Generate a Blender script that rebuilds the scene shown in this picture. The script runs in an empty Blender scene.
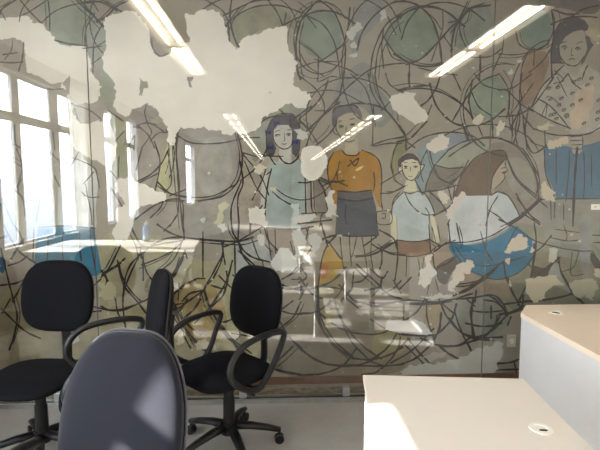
import bpy, bmesh, math, random
from math import sin, cos, tan, atan, pi, radians, sqrt
from mathutils import Vector, Matrix
from mathutils.geometry import tessellate_polygon
random.seed(11)
SC = bpy.context.scene
COL = SC.collection

# ------------------------------------------------------------------ camera
F_PX, EYE = 460.0, 1.5
PITCH, YAW = atan(43 / F_PX), atan(20 / F_PX)
cam_d = bpy.data.cameras.new('camera')
cam = bpy.data.objects.new('camera', cam_d)
COL.objects.link(cam)
cam.location = (0, 0, EYE)
cam.rotation_euler = (pi / 2 - PITCH, 0, -YAW)
cam_d.sensor_width = 36.0
cam_d.lens = 36.0 * F_PX / 600.0
cam_d.clip_start = 0.02
cam_d.clip_end = 200
SC.camera = cam

GLASS_Y, WALL_Y, CEIL = 3.04, 3.25, 3.0
X_L, X_R, Y_B = -3.0, 4.4, -26.0

def ray(x, y):
    a, b = (x - 300) / F_PX, -(y - 225) / F_PX
    fy, fz = cos(PITCH) + b * sin(PITCH), -sin(PITCH) + b * cos(PITCH)
    c, s = cos(-YAW), sin(-YAW)
    return Vector((a * c - fy * s, a * s + fy * c, fz))

def on_wall(x, y):
    """where the mural's painter put what the photograph shows at (x, y): (X, Z) on the wall"""
    d = ray(x, y)
    t = WALL_Y / d.y
    return (d.x * t, EYE + d.z * t)

# ------------------------------------------------------------------ materials
def lin(c):
    c = c / 255.0
    return c / 12.92 if c <= 0.04045 else ((c + 0.055) / 1.055) ** 2.4

def rgb(t):
    return tuple(lin(v) for v in t) + (1.0,)

def material(name, col, rough=0.6, metal=0.0, spec=0.5, noise=0.0, scale=6.0, bump=0.0, bscale=200.0, col2=None, coat=0.0, sheen=0.0):
    m = bpy.data.materials.new(name)
    m.use_nodes = True
    nt = m.node_tree
    b = nt.nodes['Principled BSDF']
    b.inputs['Base Color'].default_value = rgb(col)
    b.inputs['Roughness'].default_value = rough
    b.inputs['Metallic'].default_value = metal
    b.inputs['Specular IOR Level'].default_value = spec
    b.inputs['Coat Weight'].default_value = coat
    b.inputs['Sheen Weight'].default_value = sheen
    tc = nt.nodes.new('ShaderNodeTexCoord')
    if noise > 0 or col2:
        n = nt.nodes.new('ShaderNodeTexNoise')
        n.inputs['Scale'].default_value = scale
        n.inputs['Detail'].default_value = 6
        n.inputs['Roughness'].default_value = 0.65
        nt.links.new(tc.outputs['Object'], n.inputs['Vector'])
        r = nt.nodes.new('ShaderNodeValToRGB')
        if col2 is None:
            lo = tuple(max(0, v * (1 - noise)) for v in col)
            hi = tuple(min(255, v * (1 + noise * 0.7)) for v in col)
        else:
            lo, hi = col2, col
        r.color_ramp.elements[0].position = 0.32
        r.color_ramp.elements[1].position = 0.68
        r.color_ramp.elements[0].color = rgb(lo)
        r.color_ramp.elements[1].color = rgb(hi)
        nt.links.new(n.outputs['Fac'], r.inputs['Fac'])
        nt.links.new(r.outputs['Color'], b.inputs['Base Color'])
    if bump > 0:
        n2 = nt.nodes.new('ShaderNodeTexNoise')
        n2.inputs['Scale'].default_value = bscale
        n2.inputs['Detail'].default_value = 3
        nt.links.new(tc.outputs['Object'], n2.inputs['Vector'])
        bp = nt.nodes.new('ShaderNodeBump')
        bp.inputs['Strength'].default_value = bump
        bp.inputs['Distance'].default_value = 0.002
        nt.links.new(n2.outputs['Fac'], bp.inputs['Height'])
        nt.links.new(bp.outputs['Normal'], b.inputs['Normal'])
    return m

def emitter(name, col, strength):
    m = bpy.data.materials.new(name)
    m.use_nodes = True
    b = m.node_tree.nodes['Principled BSDF']
    b.inputs['Base Color'].default_value = rgb(col)
    b.inputs['Emission Color'].default_value = rgb(col)
    b.inputs['Emission Strength'].default_value = strength
    return m

def clear_glass(name, tint, f0):
    """thin clear sheet: lets light straight through, mirrors more towards grazing angles"""
    m = bpy.data.materials.new(name)
    m.use_nodes = True
    nt = m.node_tree
    nt.nodes.remove(nt.nodes['Principled BSDF'])
    out = nt.nodes['Material Output']
    tr = nt.nodes.new('ShaderNodeBsdfTransparent')
    tr.inputs['Color'].default_value = tint
    gl = nt.nodes.new('ShaderNodeBsdfGlossy')
    gl.inputs['Roughness'].default_value = 0.0
    gl.inputs['Color'].default_value = (1, 1, 1, 1)
    lw = nt.nodes.new('ShaderNodeLayerWeight')
    lw.inputs['Blend'].default_value = 0.5
    pw = nt.nodes.new('ShaderNodeMath'); pw.operation = 'POWER'; pw.inputs[1].default_value = 5
    ma = nt.nodes.new('ShaderNodeMath'); ma.operation = 'MULTIPLY_ADD'
    ma.inputs[1].default_value = 1 - f0
    ma.inputs[2].default_value = f0
    mx = nt.nodes.new('ShaderNodeMixShader')
    nt.links.new(lw.outputs['Facing'], pw.inputs[0])
    nt.links.new(pw.outputs[0], ma.inputs[0])
    nt.links.new(ma.outputs[0], mx.inputs['Fac'])
    nt.links.new(tr.outputs[0], mx.inputs[1])
    nt.links.new(gl.outputs[0], mx.inputs[2])
    nt.links.new(mx.outputs[0], out.inputs['Surface'])
    return m

M = {}
M['glass'] = clear_glass('clear_glass', (0.965, 0.972, 0.962, 1), 0.06)
M['glass_edge'] = material('glass_edge', (112, 115, 110), 0.15, spec=0.6)
M['room_wall'] = material('room_wall', (205, 202, 197), 0.8, noise=0.03)
M['ceiling'] = material('ceiling', (206, 204, 200), 0.85, noise=0.03)
M['floor'] = material('floor', (150, 147, 143), 0.42, noise=0.07, scale=2.5, spec=0.35)
M['dust_floor'] = material('dusty_concrete', (128, 112, 90), 0.95, noise=0.35, scale=14)
M['baseboard'] = material('brown_wood', (112, 72, 48), 0.7, noise=0.2, scale=9)
M['aluminium'] = material('aluminium', (178, 178, 176), 0.35, metal=0.85, noise=0.06, scale=20)
M['steel'] = material('brushed_steel', (170, 172, 172), 0.35, metal=0.7)
M['dark_gap'] = material('track_slot', (62, 56, 50), 0.7)
M['white_frame'] = material('white_window_frame', (222, 222, 218), 0.5)
M['laminate'] = material('white_laminate', (213, 206, 196), 0.42, noise=0.012, scale=3)
M['laminate_warm_lit'] = material('warm_lit_white_laminate', (222, 205, 186), 0.45, noise=0.012, scale=3)  # white laminate; warm reflected light is put into its base colour
M['panel_grey'] = material('pale_grey_laminate', (198, 197, 197), 0.5, noise=0.015, scale=4)
M['white_steel'] = material('white_painted_steel', (225, 225, 222), 0.35)
M['grommet'] = material('white_plastic', (226, 222, 214), 0.4)
M['hole'] = material('dark_hole', (40, 34, 30), 0.9)
M['fabric_black'] = material('black_fabric', (14, 14, 18), 0.95, noise=0.12, scale=160, bump=0.35, bscale=700, spec=0.15)
M['fabric_navy'] = material('navy_fabric', (21, 23, 33), 0.95, noise=0.10, scale=160, bump=0.35, bscale=700, spec=0.25, sheen=0.14)
M['plastic_black'] = material('black_plastic', (17, 16, 17), 0.45, spec=0.4)
M['plastic_grey'] = material('grey_edge_piping', (70, 70, 76), 0.55)
M['bracket'] = material('dark_steel', (38, 37, 38), 0.5, metal=0.3)
M['sticker'] = material('pale_blue_sticker', (120, 178, 215), 0.6)
M['label_white'] = material('white_paper', (226, 222, 214), 0.8)
M['ink'] = material('grey_ink', (120, 115, 110), 0.8)
M['lamp_body'] = material('lamp_reflector', (224, 216, 200), 0.45)
M['tube'] = emitter('fluorescent_tube', (255, 249, 238), 18.0)
M['bottle'] = material('blue_bottle_plastic', (120, 160, 205), 0.15)
M['blind'] = material('vertical_blind_fabric', (228, 224, 214), 0.8)
M['outlet'] = material('outlet_plastic', (186, 182, 170), 0.5)

_paint = {}
def paint(c, noise=0.10, scale=5.0):
    g_ = .3 * c[0] + .55 * c[1] + .15 * c[2]
    c = tuple(round(g_ + (v - g_) * .80) for v in c)
    key = (c, noise)
    if key not in _paint:
        _paint[key] = material('mural_paint', c, 0.8, noise=noise, scale=scale, spec=0.25)
    return _paint[key]

# ------------------------------------------------------------------ object helpers
def link(name, me, parent=None, loc=None):
    o = bpy.data.objects.new(name, me)
    COL.objects.link(o)
    if parent is not None:
        o.parent = parent
    if loc is not None:
        o.location = loc
    return o

def thing(name, label, cat, loc=(0, 0, 0), rz=0.0, group=None):
    o = bpy.data.objects.new(name, None)
    COL.objects.link(o)
    o.empty_display_size = 0.1
    o.location = loc
    o.rotation_euler = (0, 0, rz)
    tag(o, label, cat, group)
    return o

def tag(o, label, cat, group=None):
    o['label'] = label
    o['category'] = cat
    if group:
        o['group'] = group
    return o

def finish(name, bm, mats, parent=None, smooth=False, kind=None, weld=False):
    if weld:
        bmesh.ops.remove_doubles(bm, verts=bm.verts, dist=1e-5)
    bmesh.ops.recalc_face_normals(bm, faces=bm.faces)
    me = bpy.data.meshes.new(name)
    bm.to_mesh(me)
    bm.free()
    if not isinstance(mats, (list, tuple)):
        mats = [mats]
    for m in mats:
        me.materials.append(m)
    if smooth:
        for p in me.polygons:
            p.use_smooth = True
    o = link(name, me, parent)
    if kind:
        o['kind'] = kind
    return o

def add_box(bm, lo, hi, mi=0, bevel=0.0):
    vs = [bm.verts.new((x, y, z)) for x in (lo[0], hi[0]) for y in (lo[1], hi[1]) for z in (lo[2], hi[2])]
    idx = [(0, 1, 3, 2), (4, 6, 7, 5), (0, 4, 5, 1), (2, 3, 7, 6), (0, 2, 6, 4), (1, 5, 7, 3)]
    fs = [bm.faces.new([vs[i] for i in f]) for f in idx]
    for f in fs:
        f.material_index = mi
    if bevel > 0:
        es = list({e for f in fs for e in f.edges})
        r = bmesh.ops.bevel(bm, geom=es, offset=bevel, segments=2, affect='EDGES', profile=0.5)
        for f in r['faces']:
            f.material_index = mi
    return vs

def add_tube(bm, pts, rad, seg=10, closed=False, mi=0, flat=1.0, up=None):
    """tube along pts; rad a number or list; flat scales the second cross axis"""
    pts = [Vector(p) for p in pts]
    n = len(pts)
    rads = rad if isinstance(rad, (list, tuple)) else [rad] * n
    rings = []
    prev = None
    for i, p in enumerate(pts):
        if closed:
            t = pts[(i + 1) % n] - pts[i - 1]
        else:
            t = pts[min(i + 1, n - 1)] - pts[max(i - 1, 0)]
        t.normalize()
        ref = Vector(up) if up else (prev if prev is not None else (Vector((0, 0, 1)) if abs(t.z) < 0.9 else Vector((1, 0, 0))))
        a = ref - t * ref.dot(t)
        if a.length < 1e-5:
            a = t.orthogonal()
        a.normalize()
        prev = a
        b = t.cross(a)
        rings.append([bm.verts.new(p + a * rads[i] * cos(2 * pi * k / seg) * flat + b * rads[i] * sin(2 * pi * k / seg)) for k in range(seg)])
    m = n if closed else n - 1
    for i in range(m):
        r0, r1 = rings[i], rings[(i + 1) % n]
        for k in range(seg):
            f = bm.faces.new([r0[k], r0[(k + 1) % seg], r1[(k + 1) % seg], r1[k]])
            f.material_index = mi
    if not closed:
        for r in (rings[0][::-1], rings[-1]):
            bm.faces.new(r).material_index = mi

def catmull(pts, step=6, closed=False):
    P = [Vector(p) for p in pts]
    n = len(P)
    out = []
    for i in range(n if closed else n - 1):
        if closed:
            p0, p1, p2, p3 = P[i - 1], P[i], P[(i + 1) % n], P[(i + 2) % n]
        else:
            p0 = P[i - 1] if i > 0 else P[0] * 2 - P[1]
            p1, p2 = P[i], P[i + 1]
            p3 = P[i + 2] if i + 2 < n else P[-1] * 2 - P[-2]
        for k in range(step):
            t = k / step
            out.append(0.5 * ((2 * p1) + (p2 - p0) * t + (2 * p0 - 5 * p1 + 4 * p2 - p3) * t * t + (3 * p1 - p0 - 3 * p2 + p3) * t ** 3))
    if not closed:
        out.append(P[-1])
    return out

# ------------------------------------------------------------------ the room
bm = bmesh.new()
add_box(bm, (X_L - .15, Y_B - .15, -0.1), (X_R + .15, WALL_Y + .15, 0))
finish('floor', bm, M['floor'], kind='structure')
bm = bmesh.new()
add_box(bm, (X_L - .15, Y_B - .15, CEIL), (X_R + .15, WALL_Y + .15, CEIL + .1))
finish('ceiling', bm, M['ceiling'], kind='structure')
bm = bmesh.new()
add_box(bm, (X_L - .15, WALL_Y, 0), (X_R + .15, WALL_Y + .15, CEIL))
finish('wall_back', bm, material('old_plaster', (150, 142, 130), 0.85, noise=0.12, scale=4), kind='structure')
bm = bmesh.new()
add_box(bm, (X_R, Y_B, 0), (X_R + .15, WALL_Y, CEIL))
finish('wall_right', bm, M['room_wall'], kind='structure')
bm = bmesh.new()
add_box(bm, (X_L - .15, Y_B - .15, 0), (X_R + .15, Y_B, CEIL))
finish('wall_front', bm, M['room_wall'], kind='structure')

SILL, HEAD = 0.76, 2.75
openings = [(-1.02, .97), (-2.60, -1.94), (-3.84, -3.22), (-10.4, -8.9), (1.10, 1.34)]  # last opening is an added slot that lets sun reach the desk legs
bm = bmesh.new()
add_box(bm, (X_L - .15, Y_B, 0), (X_L, WALL_Y, SILL))
add_box(bm, (X_L - .15, Y_B, HEAD), (X_L, WALL_Y, CEIL))
edges = sorted([Y_B, WALL_Y] + [v for o in openings for v in o])
for a, b in zip(edges[0::2], edges[1::2]):
    add_box(bm, (X_L - .15, a, SILL), (X_L, b, HEAD))
finish('wall_left', bm, M['room_wall'], kind='structure')
for i, (a, b) in enumerate(openings):
    bm = bmesh.new()
    fx0, fx1 = X_L - .125, X_L - .08
    add_box(bm, (fx0, a, SILL), (fx1, b, SILL + .03))
    add_box(bm, (fx0, a, HEAD - .03), (fx1, b, HEAD))
    add_box(bm, (fx0, a, 2.20), (fx1, b, 2.30))
    add_box(bm, (fx0, a, SILL), (fx1, a + .02, HEAD))
    add_box(bm, (fx0, b - .02, SILL), (fx1, b, HEAD))
    if i == 4:
        add_box(bm, (fx0, a, 2.60), (fx1, b, HEAD))  # added slot's head lowered so its sun stays off the desk top
    if i == 0:
        for (c, d) in ((-.58, -.34), (.38, .54)):
            add_box(bm, (fx0 + .01, c, SILL), (fx0 + .045, d, HEAD))
    finish('window_%d' % (i + 1), bm, M['white_frame'], kind='structure')

# strip of dusty floor behind the glass, brown board along the wall
bm = bmesh.new()
add_box(bm, (X_L, GLASS_Y + .03, 0.0005), (X_R, WALL_Y - .02, 0.006))
finish('trim_1', bm, M['dust_floor'], kind='structure')
bm = bmesh.new()
add_box(bm, (X_L, WALL_Y - .018, 0.03), (X_R, WALL_Y, 0.082))
finish('baseboard_back', bm, M['baseboard'], kind='structure')

# ------------------------------------------------------------------ the mural
mural = thing('mural', 'large peeling mural of painted people among looping brown lines, on the back wall behind glass', 'mural', (0, WALL_Y, 0))
def wall_pt(x, y, lay):
    X, Z = on_wall(x, y)
    return Vector((X, -0.0008 - lay, Z))

def T(tx, ty, s=6.0):
    def f(*pts):
        return [(tx + u / s, ty + v / s) for u, v in pts]
    return f

def roughen(pts, amp, depth=4):
    amp *= 1.35
    P = [Vector((p[0], p[1])) for p in pts]
    for d in range(depth):
        Q = []
        for i, p in enumerate(P):
            q = P[(i + 1) % len(P)]
            e = q - p
            Q.append(p)
            if e.length > .8:
                nrm = Vector((-e.y, e.x)).normalized()
                Q.append((p + q) / 2 + nrm * random.gauss(0, 1) * min(amp, e.length * 0.2))
        P = Q
        amp *= 0.66
    return [(p.x, p.y) for p in P]

def area2(pts):
    return abs(sum(a[0] * b[1] - b[0] * a[1] for a, b in zip(pts, pts[1:] + pts[:1]))) / 2

def fills_cleanly(pts):
    tri = tessellate_polygon([[Vector((p[0], p[1], 0)) for p in pts]])
    got = sum(area2([pts[k] for k in t]) for t in tri)
    return abs(got - area2(pts)) < .01 * area2(pts)

def add_poly(bm, pts, lay, mi=0):
    vs = [bm.verts.new(wall_pt(x, y, lay)) for x, y in pts]
    for tri in tessellate_polygon([[v.co for v in vs]]):
        try:
            bm.faces.new([vs[k] for k in tri]).material_index = mi
        except ValueError:
            pass

LAY = [0.0]
def nextlay():
    LAY[0] += 0.00003
    return LAY[0]

def fill(name, pts, c, parent=None, smooth=True, rough=0.0, label=None, noise=0.10, lay=None):
    if smooth:
        pts = [(v.x, v.y) for v in catmull([(p[0], p[1], 0) for p in pts], 5, True)]
    if rough:
        base = pts
        for k in range(40):
            pts = roughen(base, rough)
            if fills_cleanly(pts):
                break
            rough *= .93
    bm = bmesh.new()
    add_poly(bm, pts, nextlay() if lay is None else lay)
    o = finish(name, bm, paint(c, noise), parent or mural)
    if label:
        o['label'] = label
    return o

def add_stroke(bm, pts, w, lay, mi=0, curved=True, taper=0.8, wob=0.2, ext=0.0):
    w *= 0.74
    if ext:
        (ax, ay), (bx, by), (cx, cy), (dx, dy) = pts[0], pts[1], pts[-2], pts[-1]
        l0, l1 = max(.1, math.hypot(ax - bx, ay - by)), max(.1, math.hypot(dx - cx, dy - cy))
        pts = [(ax + (ax - bx) / l0 * ext, ay + (ay - by) / l0 * ext)] + list(pts) + [(dx + (dx - cx) / l1 * ext, dy + (dy - cy) / l1 * ext)]
    """a painted brush line w pixels wide"""
    P = catmull([(p[0], p[1], 0) for p in pts], 7) if curved and len(pts) > 2 else [Vector((p[0], p[1], 0)) for p in pts]
    if len(P) == 2:
        P = [P[0].lerp(P[1], k / 6) for k in range(7)]
    n = len(P)
    prev = None
    ph = random.random() * 6
    for i in range(n):
        t = (P[min(i + 1, n - 1)] - P[max(i - 1, 0)])
        if t.length < 1e-6:
            continue
        t.normalize()
        nr = Vector((-t.y, t.x, 0))
        u = i / (n - 1)
        k = taper + (1 - taper) * min(1, sin(pi * u) * 2.2)
        ww = w * 0.5 * k * (1 + wob * sin(ph + i * 0.9) + random.uniform(-wob, wob) * 0.6)
        a, b = P[i] + nr * ww, P[i] - nr * ww
        va, vb = bm.verts.new(wall_pt(a.x, a.y, lay)), bm.verts.new(wall_pt(b.x, b.y, lay))
        if prev:
            bm.faces.new([prev[0], prev[1], vb, va]).material_index = mi
        prev = (va, vb)

def ell(cx, cy, rx, ry, rot=0, n=16, a0=0, a1=360):
    out = []
    full = abs(a1 - a0) >= 360
    for k in range(n if full else n + 1):
        t = radians(a0 + (a1 - a0) * k / n)
        x, y = rx * cos(t), ry * sin(t)
        r = radians(rot)
        out.append((cx + x * cos(r) - y * sin(r), cy + x * sin(r) + y * cos(r)))
    return out

# ---- ground coat
bm = bmesh.new()
vs = [bm.verts.new((x, 0, z)) for x, z in ((X_L + .01, .085), (X_R - .01, .085), (X_R - .01, CEIL - .005), (X_L + .01, CEIL - .005))]
for v in vs:
    v.co.y = -0.0008
bm.faces.new(vs)
finish('painted_ground', bm, material('mural_ground', (156, 147, 134), 0.8, scale=2.2, col2=(138, 129, 117), spec=0.25), mural)

# ---- colour fields and leaves
SAGE, TEAL, OLIVE, YEL, GREY, TAUPE, OCHRE = (134, 140, 119), (120, 130, 115), (134, 129, 107), (172, 166, 118), (140, 141, 138), (142, 131, 117), (152, 138, 96)
fields = [
    # ochre and olive washes low on the wall
    (T(0, 0, 1)((105, 235), (150, 232), (200, 260), (235, 262), (250, 300), (262, 345), (230, 372), (150, 372), (110, 340), (98, 290)), (158, 147, 112)),
    (T(0, 0, 1)((180, 285), (205, 280), (222, 300), (226, 330), (205, 345), (180, 330), (172, 305)), (150, 126, 76)),
    (T(0, 0, 1)((0, 300), (22, 290), (60, 330), (105, 325), (140, 340), (120, 378), (0, 378)), (152, 139, 104)),
    (T(0, 0, 1)((270, 320), (330, 318), (400, 330), (410, 360), (380, 376), (290, 376), (265, 350)), (131, 121, 99)),
    (T(0, 0, 1)((378, 330), (400, 322), (410, 340), (398, 355), (378, 360), (372, 345)), (150, 141, 92)),
    (T(0, 0, 1)((425, 305), (440, 302), (442, 320), (436, 336), (428, 332), (423, 318)), (158, 138, 98)),
    (T(0, 0, 1)((520, 250), (560, 240), (600, 250), (600, 310), (520, 312), (505, 290)), (128, 127, 106)),
    (T(0, 0, 1)((500, 225), (545, 228), (560, 245), (540, 265), (510, 262)), (136, 132, 109)),
    # upper bands
    (T(0, 0, 1)((40, 5), (60, 0), (92, 3), (94, 16), (87, 28), (85, 46), (70, 48), (57, 43), (50, 30), (48, 20)), SAGE),
    (T(0, 0, 1)((86, 47), (88, 30), (95, 18), (104, 26), (106, 38), (102, 55), (95, 68), (91, 60)), (136, 142, 128)),
    (T(0, 0, 1)((100, 75), (104, 60), (113, 72), (117, 92), (113, 108), (104, 108), (100, 100)), (138, 142, 122)),
    (T(0, 0, 1)((232, 22), (250, 10), (275, 6), (292, 18), (300, 36), (288, 27), (262, 30), (245, 40), (236, 44)), OLIVE),
    (ell(321, 34, 21, 25, -8), TEAL),
    (T(0, 0, 1)((384, 37), (392, 22), (406, 11), (418, 9), (430, 20), (438, 40), (428, 53), (410, 62), (394, 52)), (118, 130, 112)),
    (T(0, 0, 1)((447, 20), (462, 9), (486, 5), (494, 30), (480, 45), (462, 50), (452, 40)), (128, 133, 120)),
    (ell(535, 27, 17, 22), (114, 131, 120)),
    (T(0, 0, 1)((469, 100), (476, 88), (493, 75), (504, 86), (507, 100), (500, 113), (488, 119), (475, 117)), (126, 138, 118)),
    (T(0, 0, 1)((527, 52), (545, 52), (549, 62), (543, 82), (536, 98), (522, 106), (519, 88), (522, 66)), (142, 116, 94)),
    (T(0, 0, 1)((340, 80), (365, 62), (380, 90), (395, 110), (380, 128), (366, 110), (348, 104), (334, 104)), (126, 128, 122)),
    (T(0, 0, 1)((360, 0), (386, 0), (380, 20), (362, 40), (356, 60), (350, 40)), (138, 136, 132)),
    # left, behind the window reflections
    (T(0, 0, 1)((110, 120), (125, 118), (140, 122), (137, 150), (122, 178), (108, 170), (106, 140)), (150, 148, 116)),
    (T(0, 0, 1)((135, 140), (155, 135), (160, 165), (150, 186), (138, 178)), (148, 138, 128)),
    (T(0, 0, 1)((160, 170), (166, 150), (168, 148), (171, 182), (164, 190), (157, 190)), YEL),
    (T(0, 0, 1)((168, 138), (177, 136), (177, 192), (170, 196), (168, 180)), (164, 160, 132)),
    (T(0, 0, 1)((180, 128), (215, 130), (238, 134), (241, 160), (236, 185), (222, 198), (200, 200), (180, 195), (177, 160)), (144, 136, 126)),
    (T(0, 0, 1)((205, 140), (225, 140), (232, 165), (225, 188), (205, 194), (196, 170)), (152, 147, 138)),
    (T(0, 0, 1)((178, 200), (205, 202), (236, 186), (241, 200), (240, 238), (200, 236), (180, 236)), (146, 140, 130)),
    (T(0, 0, 1)((122, 205), (140, 195), (162, 203), (176, 204), (178, 232), (120, 232)), (150, 142, 130)),
    (T(0, 0, 1)((222, 245), (235, 240), (246, 270), (240, 292), (230, 280)), (158, 153, 122)),
    (T(0, 0, 1)((236, 240), (262, 238), (272, 262), (250, 262), (240, 285), (234, 262)), (158, 158, 152)),
    # around the girl with bows
    (T(0, 0, 1)((262, 120), (280, 108), (290, 102), (303, 110), (300, 118), (280, 114), (268, 128), (266, 150), (254, 162), (252, 140)), (140, 141, 124)),
    (T(0, 0, 1)((240, 186), (254, 180), (262, 200), (258, 236), (241, 236)), (152, 138, 122)),
    (T(0, 0, 1)((313, 182), (322, 180), (330, 215), (318, 214)), (132, 120, 108)),
    (T(0, 0, 1)((329, 245), (337, 255), (344, 265), (336, 277), (318, 287), (319, 270), (323, 256)), (178, 137, 46)),
    (ell(324, 271, 4, 8, 8), (186, 106, 52)),
    (T(0, 0, 1)((318, 288), (336, 278), (343, 268), (349, 285), (340, 305), (330, 330), (321, 320), (317, 300)), (146, 134, 88)),
    # between boy, small boy and seated woman
    (T(0, 0, 1)((390, 160), (398, 140), (407, 135), (408, 150), (400, 158), (395, 182), (392, 176)), (130, 127, 88)),
    (T(0, 0, 1)((408, 152), (418, 150), (428, 140), (432, 148), (430, 166), (426, 190), (418, 190), (415, 178), (421, 165), (418, 155)), (120, 138, 142)),
    (T(0, 0, 1)((428, 150), (440, 140), (452, 152), (436, 164), (430, 178)), (116, 136, 134)),
    (T(0, 0, 1)((434, 166), (448, 168), (464, 166), (452, 184), (428, 191), (426, 186)), (118, 106, 90)),
    (T(0, 0, 1)((430, 192), (440, 198), (446, 210), (434, 215), (430, 205)), (128, 120, 105)),
    (T(0, 0, 1)((438, 140), (452, 134), (466, 136), (468, 142), (455, 147), (446, 152)), (128, 136, 148)),
    (T(0, 0, 1)((436, 166), (448, 150), (468, 140), (484, 142), (487, 152), (473, 161), (464, 166)), (140, 142, 122)),
    (T(0, 0, 1)((486, 151), (500, 142), (518, 150), (534, 170), (541, 195), (535, 205), (521, 215), (512, 203), (500, 194), (492, 186)), (136, 124, 108)),
    (T(0, 0, 1)((500, 162), (520, 158), (532, 172), (534, 190), (528, 200), (515, 195), (506, 178)), (144, 136, 120)),
    (T(0, 0, 1)((434, 247), (452, 243), (455, 256), (440, 268), (436, 258)), (152, 134, 114)),
    (T(0, 0, 1)((437, 266), (455, 256), (460, 262), (452, 272), (446, 284), (438, 280)), (88, 82, 78)),
    (T(0, 0, 1)((462, 268), (478, 275), (498, 280), (508, 276), (508, 300), (480, 300), (462, 292), (455, 282)), (142, 124, 106)),
    (ell(482, 315, 27, 23, 0), (132, 134, 120)),
    (T(0, 0, 1)((540, 204), (600, 200), (600, 240), (552, 242), (542, 225)), (142, 138, 124)),
    (T(0, 0, 1)((533, 266), (545, 268), (558, 261), (557, 270), (545, 276), (534, 278)), (62, 58, 54)),
    (T(0, 0, 1)((590, 252), (600, 262), (600, 272), (591, 262)), (62, 58, 54)),
    (T(0, 0, 1)((556, 262), (566, 280), (572, 292), (548, 280)), (146, 148, 142)),
    (T(0, 0, 1)((578, 226), (590, 226), (588, 290), (584, 290), (580, 250)), (134, 133, 130)),
    (T(0, 0, 1)((586, 14), (600, 12), (600, 40), (588, 36), (580, 22)), (164, 150, 124)),
    (T(0, 0, 1)((545, 12), (560, 8), (585, 14), (597, 12), (597, 0), (540, 0)), (112, 104, 98)),
    (T(0, 0, 1)((-20, 255), (4, 258), (5, 270), (0, 272)), (40, 92, 132)),
]
for pts, c in fields:
    fill('painted_leaf' if c[1] > c[0] else 'painted_field', pts, c, noise=0.13)

# ---- the painted people: one part each, hair and clothes its sub-parts
SK = (166, 158, 142)
def person(label, face_pts, skin, extra_skin=()):
    bmx = bmesh.new()
    mats = [paint(skin, 0.06)]
    lay = nextlay()
    pts = [(v.x, v.y) for v in catmull([(p[0], p[1], 0) for p in face_pts], 5, True)]
    lay2 = nextlay()
    add_poly(bmx, pts, lay2)
    o = finish('painted_person', bmx, mats, mural)
    o['label'] = label
    for poly in extra_skin:
        low = sum(p[1] for p in poly) / len(poly) > 233
        fill('bare_skin', poly, (150, 139, 120) if low else skin, o, smooth=False, noise=0.06, lay=lay)
    return o

INK, INK2 = (58, 50, 48), (88, 80, 74)
def inkwork(parent, strokes, lay, c=INK):
    b = bmesh.new()
    for w, pts in strokes:
        add_stroke(b, pts, w, lay)
    finish('brush_outline', b, paint(c, 0.08), parent)
FACE_INK = []      # (parent, strokes) drawn above the fills

# girl with pleated blue skirt, far left
g = person('painted girl in grey blouse and pleated blue skirt', T(0, 0, 1)((72, 152), (80, 150), (84, 158), (80, 165), (73, 162)), (176, 168, 150))
fill('blouse', T(0, 0, 1)((62, 168), (72, 160), (84, 160), (93, 168), (98, 182), (96, 206), (94, 230), (62, 230), (58, 205)), (186, 186, 182), g)
fill('skirt', T(0, 0, 1)((38, 229), (58, 227), (94, 227), (97, 245), (102, 272), (97, 276), (80, 276), (56, 272), (34, 268), (36, 245)), (48, 112, 142), g, smooth=False)
FACE_INK.append((g, [(1.6, T(0, 150)((430, 45), (500, 70), (570, 110), (585, 160), (600, 230))), (1.5, T(0, 150)((475, 10), (420, 110))), (1.5, T(0, 150)((500, 205), (540, 160), (565, 130))), (1.4, T(0, 150)((515, 200), (525, 270), (545, 360), (555, 450))), (1.3, T(0, 150)((490, 250), (520, 280))), (1.4, T(0, 150)((500, 270), (550, 285), (600, 280))),
    (2.2, T(0, 225)((290, 20), (290, 120), (285, 210))), (1.6, T(0, 225)((390, 30), (375, 90), (380, 210))), (2.2, T(0, 225)((480, 40), (480, 130), (490, 215))), (1.6, T(0, 225)((540, 30), (550, 130), (580, 290))), (1.8, T(0, 225)((205, 20), (200, 215))), (1.8, T(0, 225)((230, 15), (400, 5), (575, 20)))]))

# girl with blue bows
g = person('painted girl in grey-green dress with blue hair bows', T(200, 75)((440, 330), (470, 305), (530, 300), (552, 330), (556, 380), (540, 425), (515, 442), (485, 436), (455, 405), (440, 365)), (170, 165, 152),
    [T(200, 75)((478, 420), (545, 420), (550, 530), (470, 530)), T(0, 0, 1)((262, 178), (267, 165), (268, 184), (266, 215), (260, 215)), T(0, 0, 1)((276, 226), (290, 226), (290, 254), (276, 254))])
bmx_l = LAY[0]
fill('hair', T(200, 75)((405, 480), (398, 400), (400, 340), (425, 280), (450, 250), (500, 232), (560, 240), (590, 290), (600, 350), (598, 430), (580, 490), (552, 470), (552, 400), (558, 340), (530, 300), (470, 300), (440, 335), (440, 400), (458, 440), (440, 490)), (82, 78, 82), g, smooth=False)
fill('dress', T(200, 150)((410, 95), (440, 60), (480, 75), (540, 85), (590, 60), (625, 75), (640, 130), (640, 250), (650, 440), (600, 465), (390, 462), (395, 380), (400, 250), (412, 150)), (146, 158, 154), g, smooth=False)
fill('dress_hem_legs', T(0, 0, 1)((276, 229), (300, 229), (300, 252), (276, 256)), (152, 134, 118), g, smooth=False)
for (u, v) in ((460, 290), (410, 345), (422, 435), (572, 402)):
    bx, by = 200 + u / 6, 75 + v / 6
    fill('hair_bow', [(bx - 3.2, by - 2.6), (bx, by - .9), (bx + 3.0, by - 2.8), (bx + 2.8, by + 2.6), (bx + .2, by + 1.0), (bx - 2.9, by + 2.8)], (26, 34, 120), g, smooth=False)
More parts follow.
